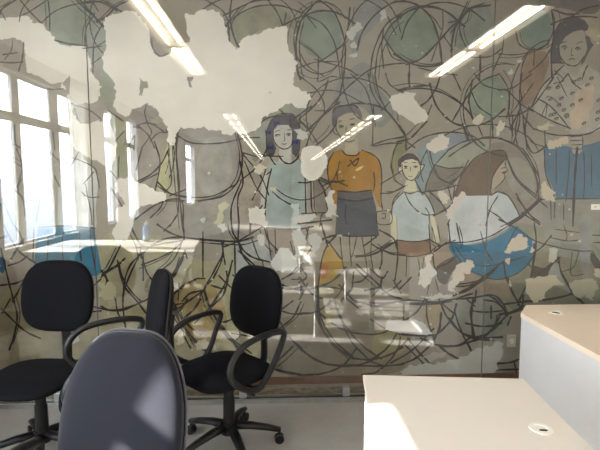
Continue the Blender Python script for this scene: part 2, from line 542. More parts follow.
FACE_INK.append((g, [(1.0, T(200, 75)((450, 340), (480, 332))), (1.0, T(200, 75)((520, 330), (545, 328))), (1.3, T(200, 75)((450, 362), (466, 357), (482, 362))), (1.3, T(200, 75)((516, 357), (532, 352), (546, 357))), (0.7, T(200, 75)((505, 345), (508, 390), (500, 395))), (1.0, T(200, 75)((490, 412), (506, 416), (520, 410))),
    (1.3, T(200, 75)((440, 330), (442, 390), (470, 430), (510, 445), (545, 425), (556, 380), (553, 330))), (1.4, T(200, 75)((400, 480), (398, 400), (402, 335), (425, 280), (455, 245), (500, 230), (560, 240), (592, 295), (600, 360), (595, 450), (570, 490))), (2.2, T(200, 150)((470, 30), (500, 70), (540, 82), (580, 55), (595, 20))), (1.8, T(200, 150)((415, 30), (440, 75), (455, 90))), (1.8, T(200, 150)((430, 110), (410, 190), (395, 300), (390, 400))), (1.6, T(200, 150)((395, 150), (430, 125))), (1.8, T(200, 150)((435, 250), (480, 290), (540, 325), (600, 350))), (1.5, T(200, 150)((335, 10), (400, 35), (500, 38))), (2.2, T(200, 225)((390, 15), (480, 22), (600, 25))), (1.4, T(200, 225)((400, 20), (430, 220))), (1.4, T(200, 225)((450, 25), (455, 185))), (1.2, T(200, 225)((560, 40), (570, 180))), (1.6, T(200, 150)((375, 330), (355, 370), (390, 390), (385, 345)))]))

# boy in ochre jumper
g = person('painted boy in ochre jumper and dark shorts', T(325, 100, 11.84)((130, 260), (150, 210), (240, 160), (340, 150), (400, 200), (420, 270), (405, 360), (360, 430), (300, 480), (230, 470), (160, 400), (130, 330)), (164, 152, 126),
    [T(300, 75)((225, 330), (205, 320), (205, 345), (222, 360)), T(300, 75)((365, 270), (380, 268), (382, 292), (366, 300)), T(300, 75)((275, 380), (345, 380), (350, 480), (265, 480)), T(300, 150)((462, 330), (500, 365), (480, 375), (455, 355)), T(0, 0, 1)((341, 234), (349, 234), (350, 262), (349, 290), (344, 284), (342, 260)), T(0, 0, 1)((361, 234), (369, 234), (371, 262), (372, 282), (366, 278), (363, 255))])
fill('hair', T(325, 100, 11.84)((85, 310), (80, 210), (95, 120), (150, 80), (250, 60), (330, 62), (390, 85), (430, 150), (440, 210), (415, 230), (390, 180), (340, 148), (250, 160), (160, 205), (135, 260), (125, 310)), (100, 92, 100), g, smooth=False)
fill('jumper', T(300, 150)((165, 120), (175, 60), (205, 15), (240, -5), (275, 25), (330, 30), (370, 0), (430, 25), (470, 65), (487, 110), (490, 200), (484, 260), (492, 350), (470, 335), (445, 270), (430, 245), (225, 245), (222, 330), (200, 318), (195, 270), (185, 215), (172, 190)), (164, 112, 36), g, smooth=False)
fill('waistband', T(300, 150)((222, 248), (330, 250), (432, 240), (440, 290), (330, 305), (225, 292)), (92, 84, 88), g, smooth=False)
fill('shorts', T(300, 150)((222, 290), (330, 304), (440, 288), (455, 340), (462, 420), (475, 515), (380, 520), (345, 520), (210, 510), (218, 400)), (78, 80, 86), g, smooth=False)
fill('chest_mark', T(300, 150)((330, 118), (360, 100), (384, 94), (368, 114), (340, 126)), (206, 176, 120), g, smooth=False)
FACE_INK.append((g, [(1.2, T(300, 75)((228, 282), (250, 274))), (1.2, T(300, 75)((298, 266), (330, 262))), (1.6, T(300, 75)((232, 310), (248, 303), (262, 312))), (1.5, T(300, 75)((300, 300), (316, 292), (330, 300))), (0.9, T(300, 75)((278, 310), (275, 338), (288, 342))), (1.2, T(300, 75)((270, 362), (300, 360))),
    (1.4, T(300, 75)((220, 270), (215, 320), (228, 350), (250, 380), (290, 402), (330, 390))), (1.4, T(300, 75)((205, 310), (200, 340), (225, 362))), (2.4, T(300, 75)((195, 230), (215, 195), (260, 185), (320, 180), (350, 200))), (1.5, T(300, 150)((205, 10), (175, 60), (165, 120), (175, 200), (195, 250))), (1.5, T(300, 150)((370, 0), (440, 30), (480, 80), (490, 180), (485, 280), (495, 360))), (1.6, T(300, 150)((250, 0), (280, 30), (340, 32), (355, 10))), (1.3, T(300, 150)((440, 130), (448, 190), (440, 250))), (1.4, T(300, 150)((220, 125), (225, 190))), (2.0, T(300, 150)((300, 60), (330, 95), (350, 50), (285, 100))), (2.0, T(300, 150)((220, 245), (330, 252), (432, 240))), (2.0, T(300, 150)((222, 290), (330, 306), (440, 288))), (1.5, T(300, 150)((275, 330), (270, 400), (282, 450))), (1.8, T(300, 225)((210, 60), (330, 68), (470, 62))), (1.4, T(300, 225)((295, 60), (300, 160), (310, 250))), (1.6, T(300, 225)((240, 70), (248, 160), (262, 270))), (1.3, T(300, 225)((340, 70), (320, 160), (300, 210))), (1.4, T(300, 225)((370, 70), (390, 180), (405, 290))), (1.4, T(300, 225)((428, 70), (425, 180), (440, 280)))]))

# small boy in pale blue shirt
g = person('painted small boy in pale blue shirt and brown shorts', T(390, 145, 11.84)((130, 220), (180, 180), (260, 165), (330, 190), (350, 240), (340, 310), (300, 380), (245, 415), (190, 390), (150, 320)), (196, 184, 150),
    [T(390, 145, 11.84)((130, 250), (95, 270), (100, 325), (140, 345)), T(390, 145, 11.84)((350, 240), (400, 240), (370, 300), (340, 320)), T(400, 150)((36, 180), (90, 185), (105, 250), (20, 252)), T(0, 0, 1)((390, 214), (396, 212), (397, 242), (391, 242)), T(0, 0, 1)((430, 216), (434, 216), (440, 242), (434, 243)), T(0, 0, 1)((400, 254), (407, 255), (406, 285), (401, 285)), T(0, 0, 1)((417, 255), (424, 254), (423, 276), (418, 276))])
fill('hair', T(390, 145, 11.84)((130, 265), (90, 250), (95, 180), (140, 130), (200, 98), (270, 100), (330, 150), (370, 220), (350, 245), (325, 190), (260, 165), (180, 180), (135, 215)), (82, 66, 66), g, smooth=False)
fill('shirt', T(400, 150)((-52, 385), (-46, 330), (-20, 285), (20, 250), (60, 262), (105, 250), (150, 270), (185, 330), (208, 385), (180, 400), (178, 530), (100, 548), (-14, 540), (-18, 400)), (168, 179, 179), g, smooth=False)
fill('shorts', T(400, 225)((-14, 95), (80, 100), (180, 90), (188, 165), (90, 185), (-14, 176)), (134, 102, 76), g, smooth=False)
FACE_INK.append((g, [(1.0, T(390, 145, 11.84)((160, 210), (205, 205))), (1.0, T(390, 145, 11.84)((255, 208), (315, 210))), (1.4, T(390, 145, 11.84)((165, 258), (185, 250), (205, 260))), (1.3, T(390, 145, 11.84)((275, 255), (300, 248), (325, 255))), (0.7, T(390, 145, 11.84)((240, 250), (238, 310))), (0.9, T(390, 145, 11.84)((215, 370), (260, 372))),
    (1.3, T(390, 145, 11.84)((140, 230), (150, 320), (195, 395), (250, 420), (300, 390), (345, 310))), (1.2, T(390, 145, 11.84)((125, 250), (95, 275), (105, 330), (140, 345))), (1.5, T(390, 145, 11.84)((350, 240), (405, 238), (370, 310), (320, 400))), (1.4, T(400, 150)((20, 250), (60, 262), (110, 245))), (1.5, T(400, 150)((-52, 385), (-45, 330), (-15, 285), (20, 255))), (1.6, T(400, 150)((110, 248), (150, 265), (185, 320), (210, 390))), (1.5, T(400, 150)((25, 250), (60, 320), (110, 370), (160, 390), (210, 385))), (1.4, T(400, 150)((150, 345), (172, 380), (175, 450))), (1.6, T(400, 225)((-14, 90), (90, 100), (185, 85))), (1.6, T(400, 225)((-14, 180), (90, 188), (190, 165))), (1.6, T(400, 225)((172, 0), (180, 130), (190, 180))), (1.3, T(400, 225)((190, 10), (215, 110))), (1.3, T(400, 225)((225, 0), (240, 100))), (1.2, T(400, 225)((40, 190), (35, 310))), (1.2, T(400, 225)((105, 190), (115, 250), (110, 330))), (1.2, T(400, 225)((145, 185), (130, 280))), (1.3, T(400, 225)((180, 330), (160, 420))), (1.3, T(400, 225)((210, 320), (230, 400))), (1.4, T(300, 150)((600, 250), (560, 300), (550, 370))), (1.2, T(300, 150)((460, 370), (540, 368), (545, 440), (465, 440), (460, 370))), (1.0, T(300, 150)((485, 385), (510, 380), (510, 410), (490, 408)))]))

# seated woman
g = person('painted seated woman with long brown hair, white blouse and blue skirt', T(450, 113, 3.98)((225, 175), (218, 205), (226, 230), (212, 262), (180, 300), (165, 290), (168, 255), (190, 215)), (166, 146, 122))
fill('hair', T(450, 113, 3.98)((18, 335), (25, 300), (42, 255), (70, 212), (100, 180), (150, 157), (205, 150), (224, 178), (195, 215), (170, 258), (160, 300), (158, 335)), (108, 82, 58), g)
fill('blouse', T(450, 113, 3.98)((12, 350), (45, 330), (160, 328), (190, 316), (225, 328), (256, 370), (280, 415), (255, 440), (200, 475), (130, 510), (60, 524), (0, 522), (-8, 495), (-6, 420)), (190, 194, 195), g, smooth=False)
fill('sleeve', T(450, 113, 3.98)((190, 318), (225, 328), (256, 370), (280, 415), (245, 440), (200, 400), (170, 360)), (180, 186, 190), g, smooth=False)
fill('skirt', T(0, 0, 1)((450, 243), (470, 245), (490, 240), (505, 232), (513, 226), (520, 229), (531, 239), (535, 251), (530, 263), (520, 272), (505, 278), (490, 279), (475, 274), (462, 266), (452, 254)), (24, 112, 152), g)
FACE_INK.append((g, [(0.9, T(450, 113, 3.98)((198, 222), (222, 216))), (1.2, T(450, 113, 3.98)((204, 238), (222, 232))), (1.2, T(450, 113, 3.98)((225, 178), (218, 205), (227, 230), (214, 240), (218, 255), (205, 275), (178, 300))), (1.4, T(450, 113, 3.98)((18, 335), (42, 255), (95, 182), (150, 155), (210, 150), (228, 178))), (1.4, T(450, 113, 3.98)((225, 178), (190, 215), (168, 258), (160, 315))), (1.7, T(450, 113, 3.98)((160, 330), (190, 314), (230, 330), (262, 380), (280, 420))), (1.8, T(450, 113, 3.98)((150, 385), (190, 410), (235, 440), (290, 400), (330, 370))), (1.6, T(450, 113, 3.98)((190, 330), (160, 380), (140, 450))), (1.8, T(450, 226, 3.98)((0, 66), (80, 62), (160, 40), (230, 0))), (1.5, T(450, 226, 3.98)((5, 70), (20, 110), (60, 160), (110, 190), (180, 212), (240, 200), (290, 170), (335, 110), (340, 60))), (1.5, T(450, 226, 3.98)((20, 80), (60, 130), (120, 158), (200, 150), (300, 120))), (1.4, T(450, 226, 3.98)((120, 20), (140, 90), (170, 140))), (1.3, T(450, 226, 3.98)((35, 0), (50, 60), (40, 90))), (1.4, T(400, 150)((330, 200), (300, 400), (280, 450))), (1.4, T(450, 226, 3.98)((220, 100), (250, 30), (270, 0)))]))

# tall woman
g = person('painted tall woman in leaf-patterned blouse and blue skirt', T(500, 0)((352, 280), (390, 222), (440, 195), (492, 180), (512, 230), (522, 290), (502, 340), (462, 388), (420, 395), (380, 370), (355, 320)), (156, 147, 131),
    [T(500, 0)((385, 370), (480, 370), (500, 480), (380, 480)), T(500, 75)((415, 370), (500, 360), (490, 445), (420, 445)), T(500, 225)((300, 60), (380, 0), (470, 10), (475, 90), (380, 95))])
fill('hair', T(500, 0)((300, 380), (305, 300), (312, 240), (322, 190), (345, 150), (385, 115), (450, 98), (505, 122), (530, 155), (525, 178), (508, 190), (490, 180), (440, 190), (390, 222), (352, 280), (356, 330), (372, 380)), (88, 82, 86), g, smooth=False)
fill('hair', T(500, 0)((508, 215), (535, 222), (545, 255), (562, 270), (548, 285), (528, 320), (500, 378), (478, 392), (505, 338), (522, 290)), (88, 82, 86), g, smooth=False)
fill('blouse', T(500, 75)((215, 150), (245, 70), (300, 0), (360, -45), (380, -60), (420, -10), (450, 20), (480, -40), (510, -70), (560, -30), (600, -10), (610, 330), (560, 345), (420, 355), (410, 320), (330, 290), (200, 220)), (164, 158, 144), g, smooth=False)
fill('blouse_front', T(500, 75)((470, 70), (560, 60), (560, 190), (520, 300), (430, 330), (420, 220)), (190, 166, 142), g, smooth=False, rough=1.2)
fill('skirt', T(450, 113, 3.98)((370, 142), (430, 126), (480, 136), (560, 124), (640, 95), (640, 342), (425, 343), (408, 300), (380, 240)), (70, 108, 136), g, smooth=False)
fill('bare_skin', T(0, 0, 1)((571, 140), (575, 137), (580, 138), (582, 146), (580, 153), (573, 153)), (160, 150, 134), g)
leafs = [(290, 80), (345, 75), (300, 145), (350, 180), (320, 235), (335, 262), (380, 210), (395, 240), (430, 110), (470, 25), (480, 150), (500, 290), (585, 222), (580, 265), (430, 180), (520, 60), (545, 20), (400, 250), (300, 240), (365, 140), (440, 40), (590, 150)]
FACE_INK.append((g, [(1.0, T(500, 0)((365, 258), (400, 250))), (1.0, T(500, 0)((455, 262), (495, 250))), (1.6, T(500, 0)((368, 285), (385, 276), (402, 286))), (1.6, T(500, 0)((448, 295), (464, 285), (482, 294))), (0.9, T(500, 0)((430, 285), (425, 330), (440, 335))), (1.3, T(500, 0)((412, 360), (430, 352), (448, 358))), (1.4, T(500, 0)((352, 280), (356, 330), (385, 375), (425, 396), (465, 388), (505, 335))),
    (1.5, T(500, 0)((300, 380), (340, 378), (385, 380))), (1.7, T(500, 0)((405, 440), (440, 500), (490, 540))), (1.6, T(500, 0)((525, 390), (505, 430), (490, 480))), (1.6, T(500, 75)((180, 205), (250, 70), (330, -10), (385, -60))), (1.7, T(500, 75)((185, 205), (250, 245), (330, 285), (425, 322))), (1.6, T(500, 75)((220, 140), (290, 180), (350, 240), (410, 315))), (1.2, T(500, 75)((250, 240), (280, 175), (270, 260))), (1.8, T(500, 75)((200, 322), (300, 355), (400, 363), (520, 355), (600, 315))), (1.2, T(500, 75)((340, 10), (400, 130))), (1.0, T(500, 75)((270, 140), (300, 130), (370, 190)))]
    + [(1.5, [(500 + u / 6 - 2.0, 75 + v / 6 + 1.0), (500 + u / 6, 75 + v / 6 - .8), (500 + u / 6 + 2.4, 75 + v / 6 - 1.2)]) for u, v in leafs]
    + [(1.0, [(500 + u / 6 - 1.6, 75 + v / 6 + 1.6), (500 + u / 6 + 1.0, 75 + v / 6 + 1.0), (500 + u / 6 + 2.4, 75 + v / 6 - 1.0)]) for u, v in leafs]
    + [(3.2, T(500, 150)((462, -20), (455, 60), (445, 200), (435, 460))), (1.3, T(500, 150)((415, 0), (410, 130), (392, 310))), (1.2, T(500, 150)((335, 0), (335, 200))), (1.4, T(500, 150)((500, 10), (505, 150), (500, 290))), (1.2, T(500, 150)((545, 20), (548, 220))), (1.6, T(500, 150)((265, 0), (270, 130), (300, 220), (325, 285))), (1.6, T(500, 150)((250, 295), (400, 293), (600, 293))), (1.3, T(500, 150)((380, 320), (380, 420))), (1.2, T(500, 150)((302, 300), (305, 420))), (1.2, T(500, 150)((327, 305), (325, 410))), (1.3, T(500, 75)((420, 370), (495, 365))), (1.2, T(500, 75)((418, 395), (492, 392))), (1.2, T(500, 75)((425, 420), (490, 418))), (1.2, T(500, 75)((430, 442), (488, 440), (495, 370))),
    (1.5, T(500, 225)((0, 10), (60, 0), (200, 90), (330, 130), (470, 155), (545, 155))), (1.3, T(500, 225)((300, 75), (400, 95), (475, 90))), (1.2, T(500, 225)((330, 25), (400, 35), (475, 45))), (1.2, T(500, 225)((380, 0), (400, 60), (395, 90))), (1.5, T(500, 225)((430, 160), (425, 295), (500, 295))), (1.4, T(500, 225)((470, 160), (440, 250), (370, 280))), (1.6, T(500, 225)((550, 60), (600, 62))), (1.6, T(500, 225)((555, 105), (600, 105))), (1.6, T(500, 225)((550, 155), (580, 200), (600, 230)))]))

# ---- loops and lines
P_ = T(0, 0, 1)
lines = [
 # top left
 (1.8, T(0, 0)((130, 10), (180, 70), (245, 135))), (1.8, T(0, 0)((290, 0), (300, 90), (300, 170))), (1.6, T(0, 0)((280, 5), (180, 70), (130, 95))), (1.8, T(0, 0)((255, 135), (330, 70), (440, 30), (600, 10))), (2.4, T(0, 0)((470, -10), (560, 90), (620, 160))), (1.9, T(0, 0)((565, 90), (520, 170), (510, 275))), (2.0, T(0, 0)((640, 120), (600, 175), (565, 260), (560, 420))), (2.2, T(0, 0)((0, 90), (20, 50), (90, 5))), (1.4, T(0, 0)((-10, 40), (30, 110))), (2.2, T(0, 0)((340, 245), (420, 265), (515, 275))), (1.6, T(0, 0)((510, 290), (600, 280))), (1.6, T(0, 0)((560, 380), (600, 350))),
 (2.6, T(100, 0)((-10, 130), (40, 100), (100, 40), (160, 10))), (2.2, T(60, 0, 8.57)((130, -10), (200, 60), (290, 140), (370, 230))), (1.6, T(60, 0, 8.57)((200, 20), (330, 15), (450, 70), (530, 100))), (1.6, T(60, 0, 8.57)((380, 10), (460, 60), (480, 90))), (1.5, T(60, 0, 8.57)((300, 410), (380, 360))),
 # remnants in the bare plaster, left
 # top middle
 (2.2, T(200, 0)((10, 65), (60, 30), (130, -5))), (1.6, T(200, 0)((40, 5), (130, 60), (160, 110))), (2.4, T(200, 0)((190, 0), (180, 100), (200, 210), (235, 290))), (2.0, T(200, 0)((150, 90), (230, 50), (320, 10), (420, 0))), (2.0, T(200, 0)((155, 165), (220, 95), (340, 40), (480, 35), (600, 75))), (1.8, T(200, 0)((400, -5), (460, 70), (495, 150))), (2.0, T(200, 0)((505, 150), (560, 120), (620, 95))), (1.6, T(200, 0)((515, 90), (505, 145))), (2.6, T(200, 0)((600, 140), (575, 260), (585, 420), (600, 470))), (1.8, T(200, 0)((170, 130), (180, 260), (215, 300))), (1.6, T(200, 0)((230, 60), (180, 120), (155, 150))),
 # around the first oval
 (2.4, T(300, 0)((0, 130), (50, 85), (150, 65), (250, 90), (320, 140))), (2.0, T(300, 0)((20, 100), (90, 20), (130, -5))), (2.2, T(300, 0)((120, 5), (200, 70), (250, 180), (272, 300), (262, 450))), (1.8, T(300, 0)((40, 95), (140, 150), (210, 270), (240, 450))), (2.0, T(300, 0)((120, 370), (220, 300), (275, 230), (298, 60))), (1.6, T(300, 0)((0, 260), (60, 300), (120, 350))), (1.6, T(300, 0)((0, 405), (90, 375), (210, 370))), (2.0, T(300, 0)((110, 350), (108, 440))), (1.8, T(300, 0)((100, 360), (270, 410), (340, 450))), (1.6, T(300, 0)((0, 320), (50, 400), (130, 450))), (1.6, T(300, 0)((10, 60), (90, 160))), (1.3, T(300, 0)((0, 20), (60, 60), (70, 20))),
 (2.2, T(300, 0)((345, 290), (370, 200), (440, 100), (540, 25), (620, 5))), (2.0, T(300, 0)((420, 450), (440, 310), (500, 170), (560, 110), (600, 90))), (1.8, T(300, 0)((450, 450), (470, 300), (540, 160), (600, 110))), (1.8, T(300, 0)((500, 400), (490, 280), (500, 180))), (1.8, T(300, 0)((500, 220), (560, 310), (610, 350))), (2.0, T(300, 0)((370, 450), (450, 405), (560, 385), (620, 380))), (1.4, T(300, 0)((350, -5), (420, 10), (490, 55))), (1.6, T(300, 0)((520, 270), (550, 340), (600, 365))), (1.4, T(300, 0)((530, 110), (570, 200))),
 # second leaf
 (2.6, T(400, 0)((-20, 10), (60, 15), (130, 50), (190, 120), (232, 240), (250, 380))), (2.6, T(400, 0)((-10, 105), (80, 55), (200, 45), (290, 80), (380, 155))), (2.0, T(400, 0)((110, 50), (200, 20), (310, 20), (420, 60), (500, 120))), (2.0, T(400, 0)((100, 60), (40, 140), (10, 230))), (2.6, T(400, 0)((45, 385), (130, 350), (230, 250), (300, 170), (350, 130))), (2.6, T(400, 0)((-30, 330), (60, 380), (160, 400), (250, 385))), (2.4, T(400, 0)((530, 35), (430, 50), (360, 110), (320, 200), (305, 300))), (1.6, T(400, 0)((400, 20), (350, 120), (310, 190))), (1.8, T(400, 0)((355, 150), (365, 220), (400, 290))), (1.5, T(400, 0)((255, 70), (255, 170), (225, 260), (190, 360))), (1.6, T(400, 0)((270, 230), (310, 290))), (2.2, T(400, 0)((55, 385), (55, 460))), (1.6, T(400, 0)((120, 410), (250, 440), (330, 450))), (1.6, T(400, 0)((130, 50), (200, 110), (240, 170))), (2.6, T(400, 0)((480, 345), (480, 430))), (1.6, T(400, 0)((440, 345), (540, 340), (600, 300))), (1.6, T(400, 0)((600, 330), (560, 420))), (1.4, T(400, 0)((420, 60), (400, 130), (370, 150))), (1.6, T(450, 0, 3.98)((0, 90), (40, 80), (70, 40), (130, 15))), (1.5, T(450, 0, 3.98)((5, 230), (15, 130), (55, 40))),
 # teal oval and orange leaf, top right
 (1.8, T(500, 0)((95, 200), (110, 260), (150, 290), (210, 300), (270, 275), (310, 210), (325, 130), (310, 70))), (1.8, T(500, 0)((315, 60), (400, 85), (460, 85))), (1.8, T(500, 0)((310, 145), (400, 110), (500, 100), (570, 105))), (2.0, T(500, 0)((430, 100), (490, 60), (580, 35))), (2.0, T(500, 0)((310, 80), (320, 200), (305, 320), (310, 460))), (1.5, T(500, 0)((0, 325), (80, 330), (170, 315), (280, 270))), (1.6, T(500, 0)((205, 300), (200, 385))), (1.6, T(500, 0)((300, 300), (250, 370), (180, 430))), (1.6, T(500, 0)((165, 320), (130, 400), (120, 520), (130, 600))), (1.4, T(500, 0)((20, 240), (10, 330))), (1.6, T(500, 0)((340, 520), (400, 450))), (1.4, T(500, 0)((330, 430), (380, 480), (330, 500))),
 # middle row
 (2.0, T(0, 75)((440, 175), (500, 195), (560, 225), (600, 270))), (1.6, T(0, 75)((445, 200), (470, 260), (490, 290))), (2.2, T(0, 75)((90, 310), (95, 410), (130, 440))), (1.6, T(0, 75)((320, 350), (330, 440))), (1.6, T(0, 75)((300, 85), (360, 85), (420, 70))), (2.2, T(0, 150)((105, 0), (135, 100), (110, 230), (140, 300), (155, 400))), (1.6, T(0, 150)((0, 30), (60, 55), (130, 100))), (1.8, T(0, 150)((0, 330), (70, 315))), (1.6, T(0, 150)((0, 170), (70, 220), (130, 280))), (2.0, T(0, 150)((170, 140), (240, 210), (240, 300), (220, 420))), (1.8, T(0, 150)((330, 160), (355, 210))), (1.6, T(0, 150)((160, 310), (240, 300), (300, 350))), (2.0, T(0, 150)((110, 210), (160, 140), (220, 90), (260, 70))), (1.4, T(0, 150)((210, 30), (250, 110), (270, 160))), (1.8, T(0, 150)((20, 300), (60, 400), (85, 450))), (1.6, T(0, 150)((310, 20), (350, 60))),
 (2.2, T(100, 150)((220, 190), (300, 150), (370, 80), (410, 0))), (1.8, T(100, 150)((220, 110), (250, 0))), (1.8, T(100, 150)((330, -40), (360, 60), (350, 160), (330, 245))), (1.6, T(100, 150)((410, 20), (430, 190), (390, 250))), (2.2, T(100, 150)((455, -90), (460, 60), (475, 200), (470, 360))), (2.4, T(100, 150)((355, 200), (420, 260), (540, 285))), (2.0, T(100, 150)((390, 300), (490, 305), (500, 440))), (2.0, T(100, 150)((430, 270), (520, 235))), (2.2, T(100, 150)((220, 410), (300, 350), (370, 310))), (2.0, T(100, 150)((310, 400), (360, 350), (380, 310))), (2.0, T(100, 150)((425, 450), (460, 395))), (1.8, T(100, 150)((70, 230), (130, 330))), (1.6, T(100, 150)((60, 120), (110, 180))), (1.6, T(100, 150)((115, 50), (110, 150))), (1.6, T(100, 150)((250, 190), (340, 145))), (2.0, T(100, 75)((60, 220), (130, 270))), (1.8, T(100, 75)((90, 400), (140, 345))), (1.8, T(100, 75)((210, 370), (205, 440))),
 # bell
 (2.2, T(150, 113, 3.98)((115, 60), (105, 150), (115, 300), (130, 450))), (1.8, T(150, 113, 3.98)((110, 90), (170, 120), (280, 120), (380, 100), (430, 98))), (2.2, T(150, 113, 3.98)((350, 90), (368, 180), (350, 270), (290, 330), (200, 350))), (1.6, T(150, 113, 3.98)((30, 290), (80, 320), (160, 335), (250, 330), (330, 290))), (1.8, T(150, 113, 3.98)((60, 350), (130, 350))), (2.0, T(150, 113, 3.98)((360, 200), (370, 280), (350, 340), (355, 450))), (2.0, T(150, 113, 3.98)((360, 280), (325, 370), (325, 450))), (1.8, T(150, 113, 3.98)((375, 170), (440, 250), (470, 320))), (1.6, T(150, 113, 3.98)((380, 200), (420, 290), (460, 345))), (1.8, T(150, 113, 3.98)((365, 265), (430, 210), (470, 130))), (1.6, T(150, 113, 3.98)((410, 340), (445, 270), (460, 230))), (2.0, T(150, 113, 3.98)((370, 80), (450, 20), (480, 0))), (1.6, T(150, 113, 3.98)((375, 160), (440, 175), (490, 160))), (2.2, T(150, 113, 3.98)((400, 450), (400, 430))),
 (1.8, T(260, 100, 11.84)((-20, 300), (60, 230), (140, 200), (210, 195))), (1.6, T(260, 100, 11.84)((210, 95), (290, 165))), (2.2, T(260, 100, 11.84)((420, 210), (500, 150), (592, 85))), (1.8, T(260, 100, 11.84)((475, 190), (470, 300), (460, 400))), (1.6, T(260, 100, 11.84)((480, 250), (540, 300), (592, 350), (620, 310))),
 # between girl and boy
 (2.4, T(300, 75)((0, 260), (90, 180), (140, 110), (165, 40))), (1.8, T(300, 75)((0, 10), (90, 80), (140, 160), (145, 220))), (2.2, T(300, 75)((35, 340), (130, 250), (210, 180), (245, 90), (265, -10))), (2.0, T(300, 75)((40, 420), (70, 340), (150, 230), (230, 170))), (1.8, T(300, 75)((100, 420), (170, 360), (205, 310))), (1.6, T(300, 75)((50, 110), (150, 92), (250, 105), (360, 160))), (1.8, T(300, 75)((375, 0), (290, 70), (200, 170), (90, 290))), (1.5, T(300, 75)((110, 0), (110, 40), (180, 10))), (1.8, T(300, 75)((0, 280), (60, 340), (100, 400))), (1.5, T(300, 75)((200, 10), (300, 20), (340, 0))), (1.6, T(300, 75)((310, 0), (390, 80), (430, 200), (450, 300))), (1.8, T(300, 75)((410, 0), (430, 100), (490, 200))), (1.8, T(300, 75)((450, 0), (470, 110), (510, 200))), (2.4, T(300, 75)((320, 170), (420, 175), (510, 210), (580, 290), (620, 350))), (1.8, T(300, 75)((495, 205), (545, 155))), (1.8, T(300, 75)((515, 0), (540, 60), (610, 100))), (1.8, T(300, 75)((435, 420), (520, 390), (610, 375))), (1.6, T(300, 75)((450, 425), (530, 410), (600, 410))), (1.6, T(300, 75)((440, 200), (435, 400))), (1.4, T(300, 75)((100, 215), (160, 215))),
 (1.8, T(300, 150)((30, 170), (35, 370))), (1.8, T(300, 150)((65, 180), (70, 350), (95, 380))), (2.0, T(300, 150)((110, 180), (150, 260), (165, 370))), (2.2, T(300, 150)((0, 195), (50, 195), (100, 175), (160, 200))), (2.4, T(300, 150)((120, 165), (190, 195), (255, 185))), (2.0, T(300, 150)((140, 215), (200, 185), (275, 212))), (2.4, T(300, 150)((0, 440), (60, 435), (180, 420))), (1.6, T(300, 150)((120, 450), (130, 390), (165, 370))), (1.6, T(300, 150)((490, 200), (540, 170), (600, 130))), (1.8, T(300, 150)((490, 260), (550, 255), (620, 220))), (1.4, T(300, 150)((20, 380), (140, 375))), (1.6, T(300, 150)((545, 100), (560, 20), (580, -30))), (1.8, T(300, 150)((550, 110), (570, 180), (610, 210))),
 # upper right of small boy
 (2.0, T(400, 75)((-10, 90), (80, 70), (170, 65))), (2.2, T(400, 75)((0, 95), (110, 80), (230, 100), (330, 150), (400, 210), (440, 270))), (2.2, T(400, 75)((240, 5), (215, 80), (170, 150), (125, 185))), (2.4, T(400, 75)((180, 60), (210, 170), (270, 250), (350, 300), (460, 300), (540, 275), (620, 210))), (2.0, T(400, 75)((320, 265), (370, 180), (430, 90), (500, 30), (580, 0))), (1.8, T(400, 75)((320, 0), (360, 85))), (2.0, T(400, 75)((410, 160), (420, 110), (430, 40))), (1.8, T(400, 75)((430, 110), (470, 190), (540, 240))), (1.8, T(400, 75)((410, 140), (420, 210), (445, 280))), (2.4, T(400, 75)((50, 5), (55, 60))), (2.6, T(400, 75)((475, 0), (475, 25))), (2.4, T(400, 75)((-10, 400), (60, 380), (120, 320), (155, 285))), (2.0, T(400, 75)((0, 310), (30, 360), (35, 440))), (2.0, T(400, 75)((50, 440), (130, 380), (230, 350), (330, 345), (430, 365), (500, 420))), (2.0, T(400, 75)((40, 400), (80, 430))), (1.8, T(400, 75)((375, 300), (400, 385))), (1.8, T(400, 75)((290, 450), (380, 400), (500, 380), (600, 380))), (1.6, T(400, 75)((185, 190), (160, 250))), (1.6, T(400, 75)((470, 310), (495, 370))), (1.8, T(400, 75)((550, 265), (555, 360))), (1.6, T(400, 75)((450, 0), (500, 60), (600, 90))),
 (1.8, T(400, 150)((290, 0), (210, 90), (165, 180), (150, 245))), (1.8, T(400, 150)((175, 0), (200, 100), (240, 170), (310, 205))), (1.8, T(400, 150)((210, 90), (290, 110), (380, 105))), (2.0, T(400, 150)((405, 70), (360, 150), (270, 230), (150, 250))), (1.8, T(400, 150)((175, 250), (240, 310), (270, 360))), (1.8, T(400, 150)((210, 390), (280, 350), (320, 310))), (1.8, T(400, 150)((275, 230), (340, 212))), (1.8, T(400, 150)((290, 230), (305, 290))), (1.8, T(400, 150)((95, 190), (130, 260))), (2.0, T(450, 113, 3.98)((0, 170), (60, 130), (140, 97), (220, 110), (290, 160), (340, 250), (352, 345))), (1.8, T(450, 113, 3.98)((225, 178), (260, 260), (320, 320), (380, 370))), (2.0, T(450, 113, 3.98)((290, 20), (300, 100), (330, 160), (390, 125))), (1.8, T(450, 113, 3.98)((240, 60), (270, 0))), (1.8, T(450, 113, 3.98)((255, 110), (275, 40), (275, 0))), (2.2, T(450, 113, 3.98)((230, 440), (290, 400), (350, 345))), (1.8, T(450, 113, 3.98)((290, 400), (350, 440))), (1.6, T(450, 113, 3.98)((270, 345), (330, 420))), (1.6, T(450, 113, 3.98)((310, 170), (350, 250), (352, 300))), (1.8, T(450, 113, 3.98)((0, 275), (40, 250), (70, 215))), (1.8, T(450, 113, 3.98)((55, 50), (75, 110))), (1.8, T(450, 113, 3.98)((165, 20), (170, 60))),
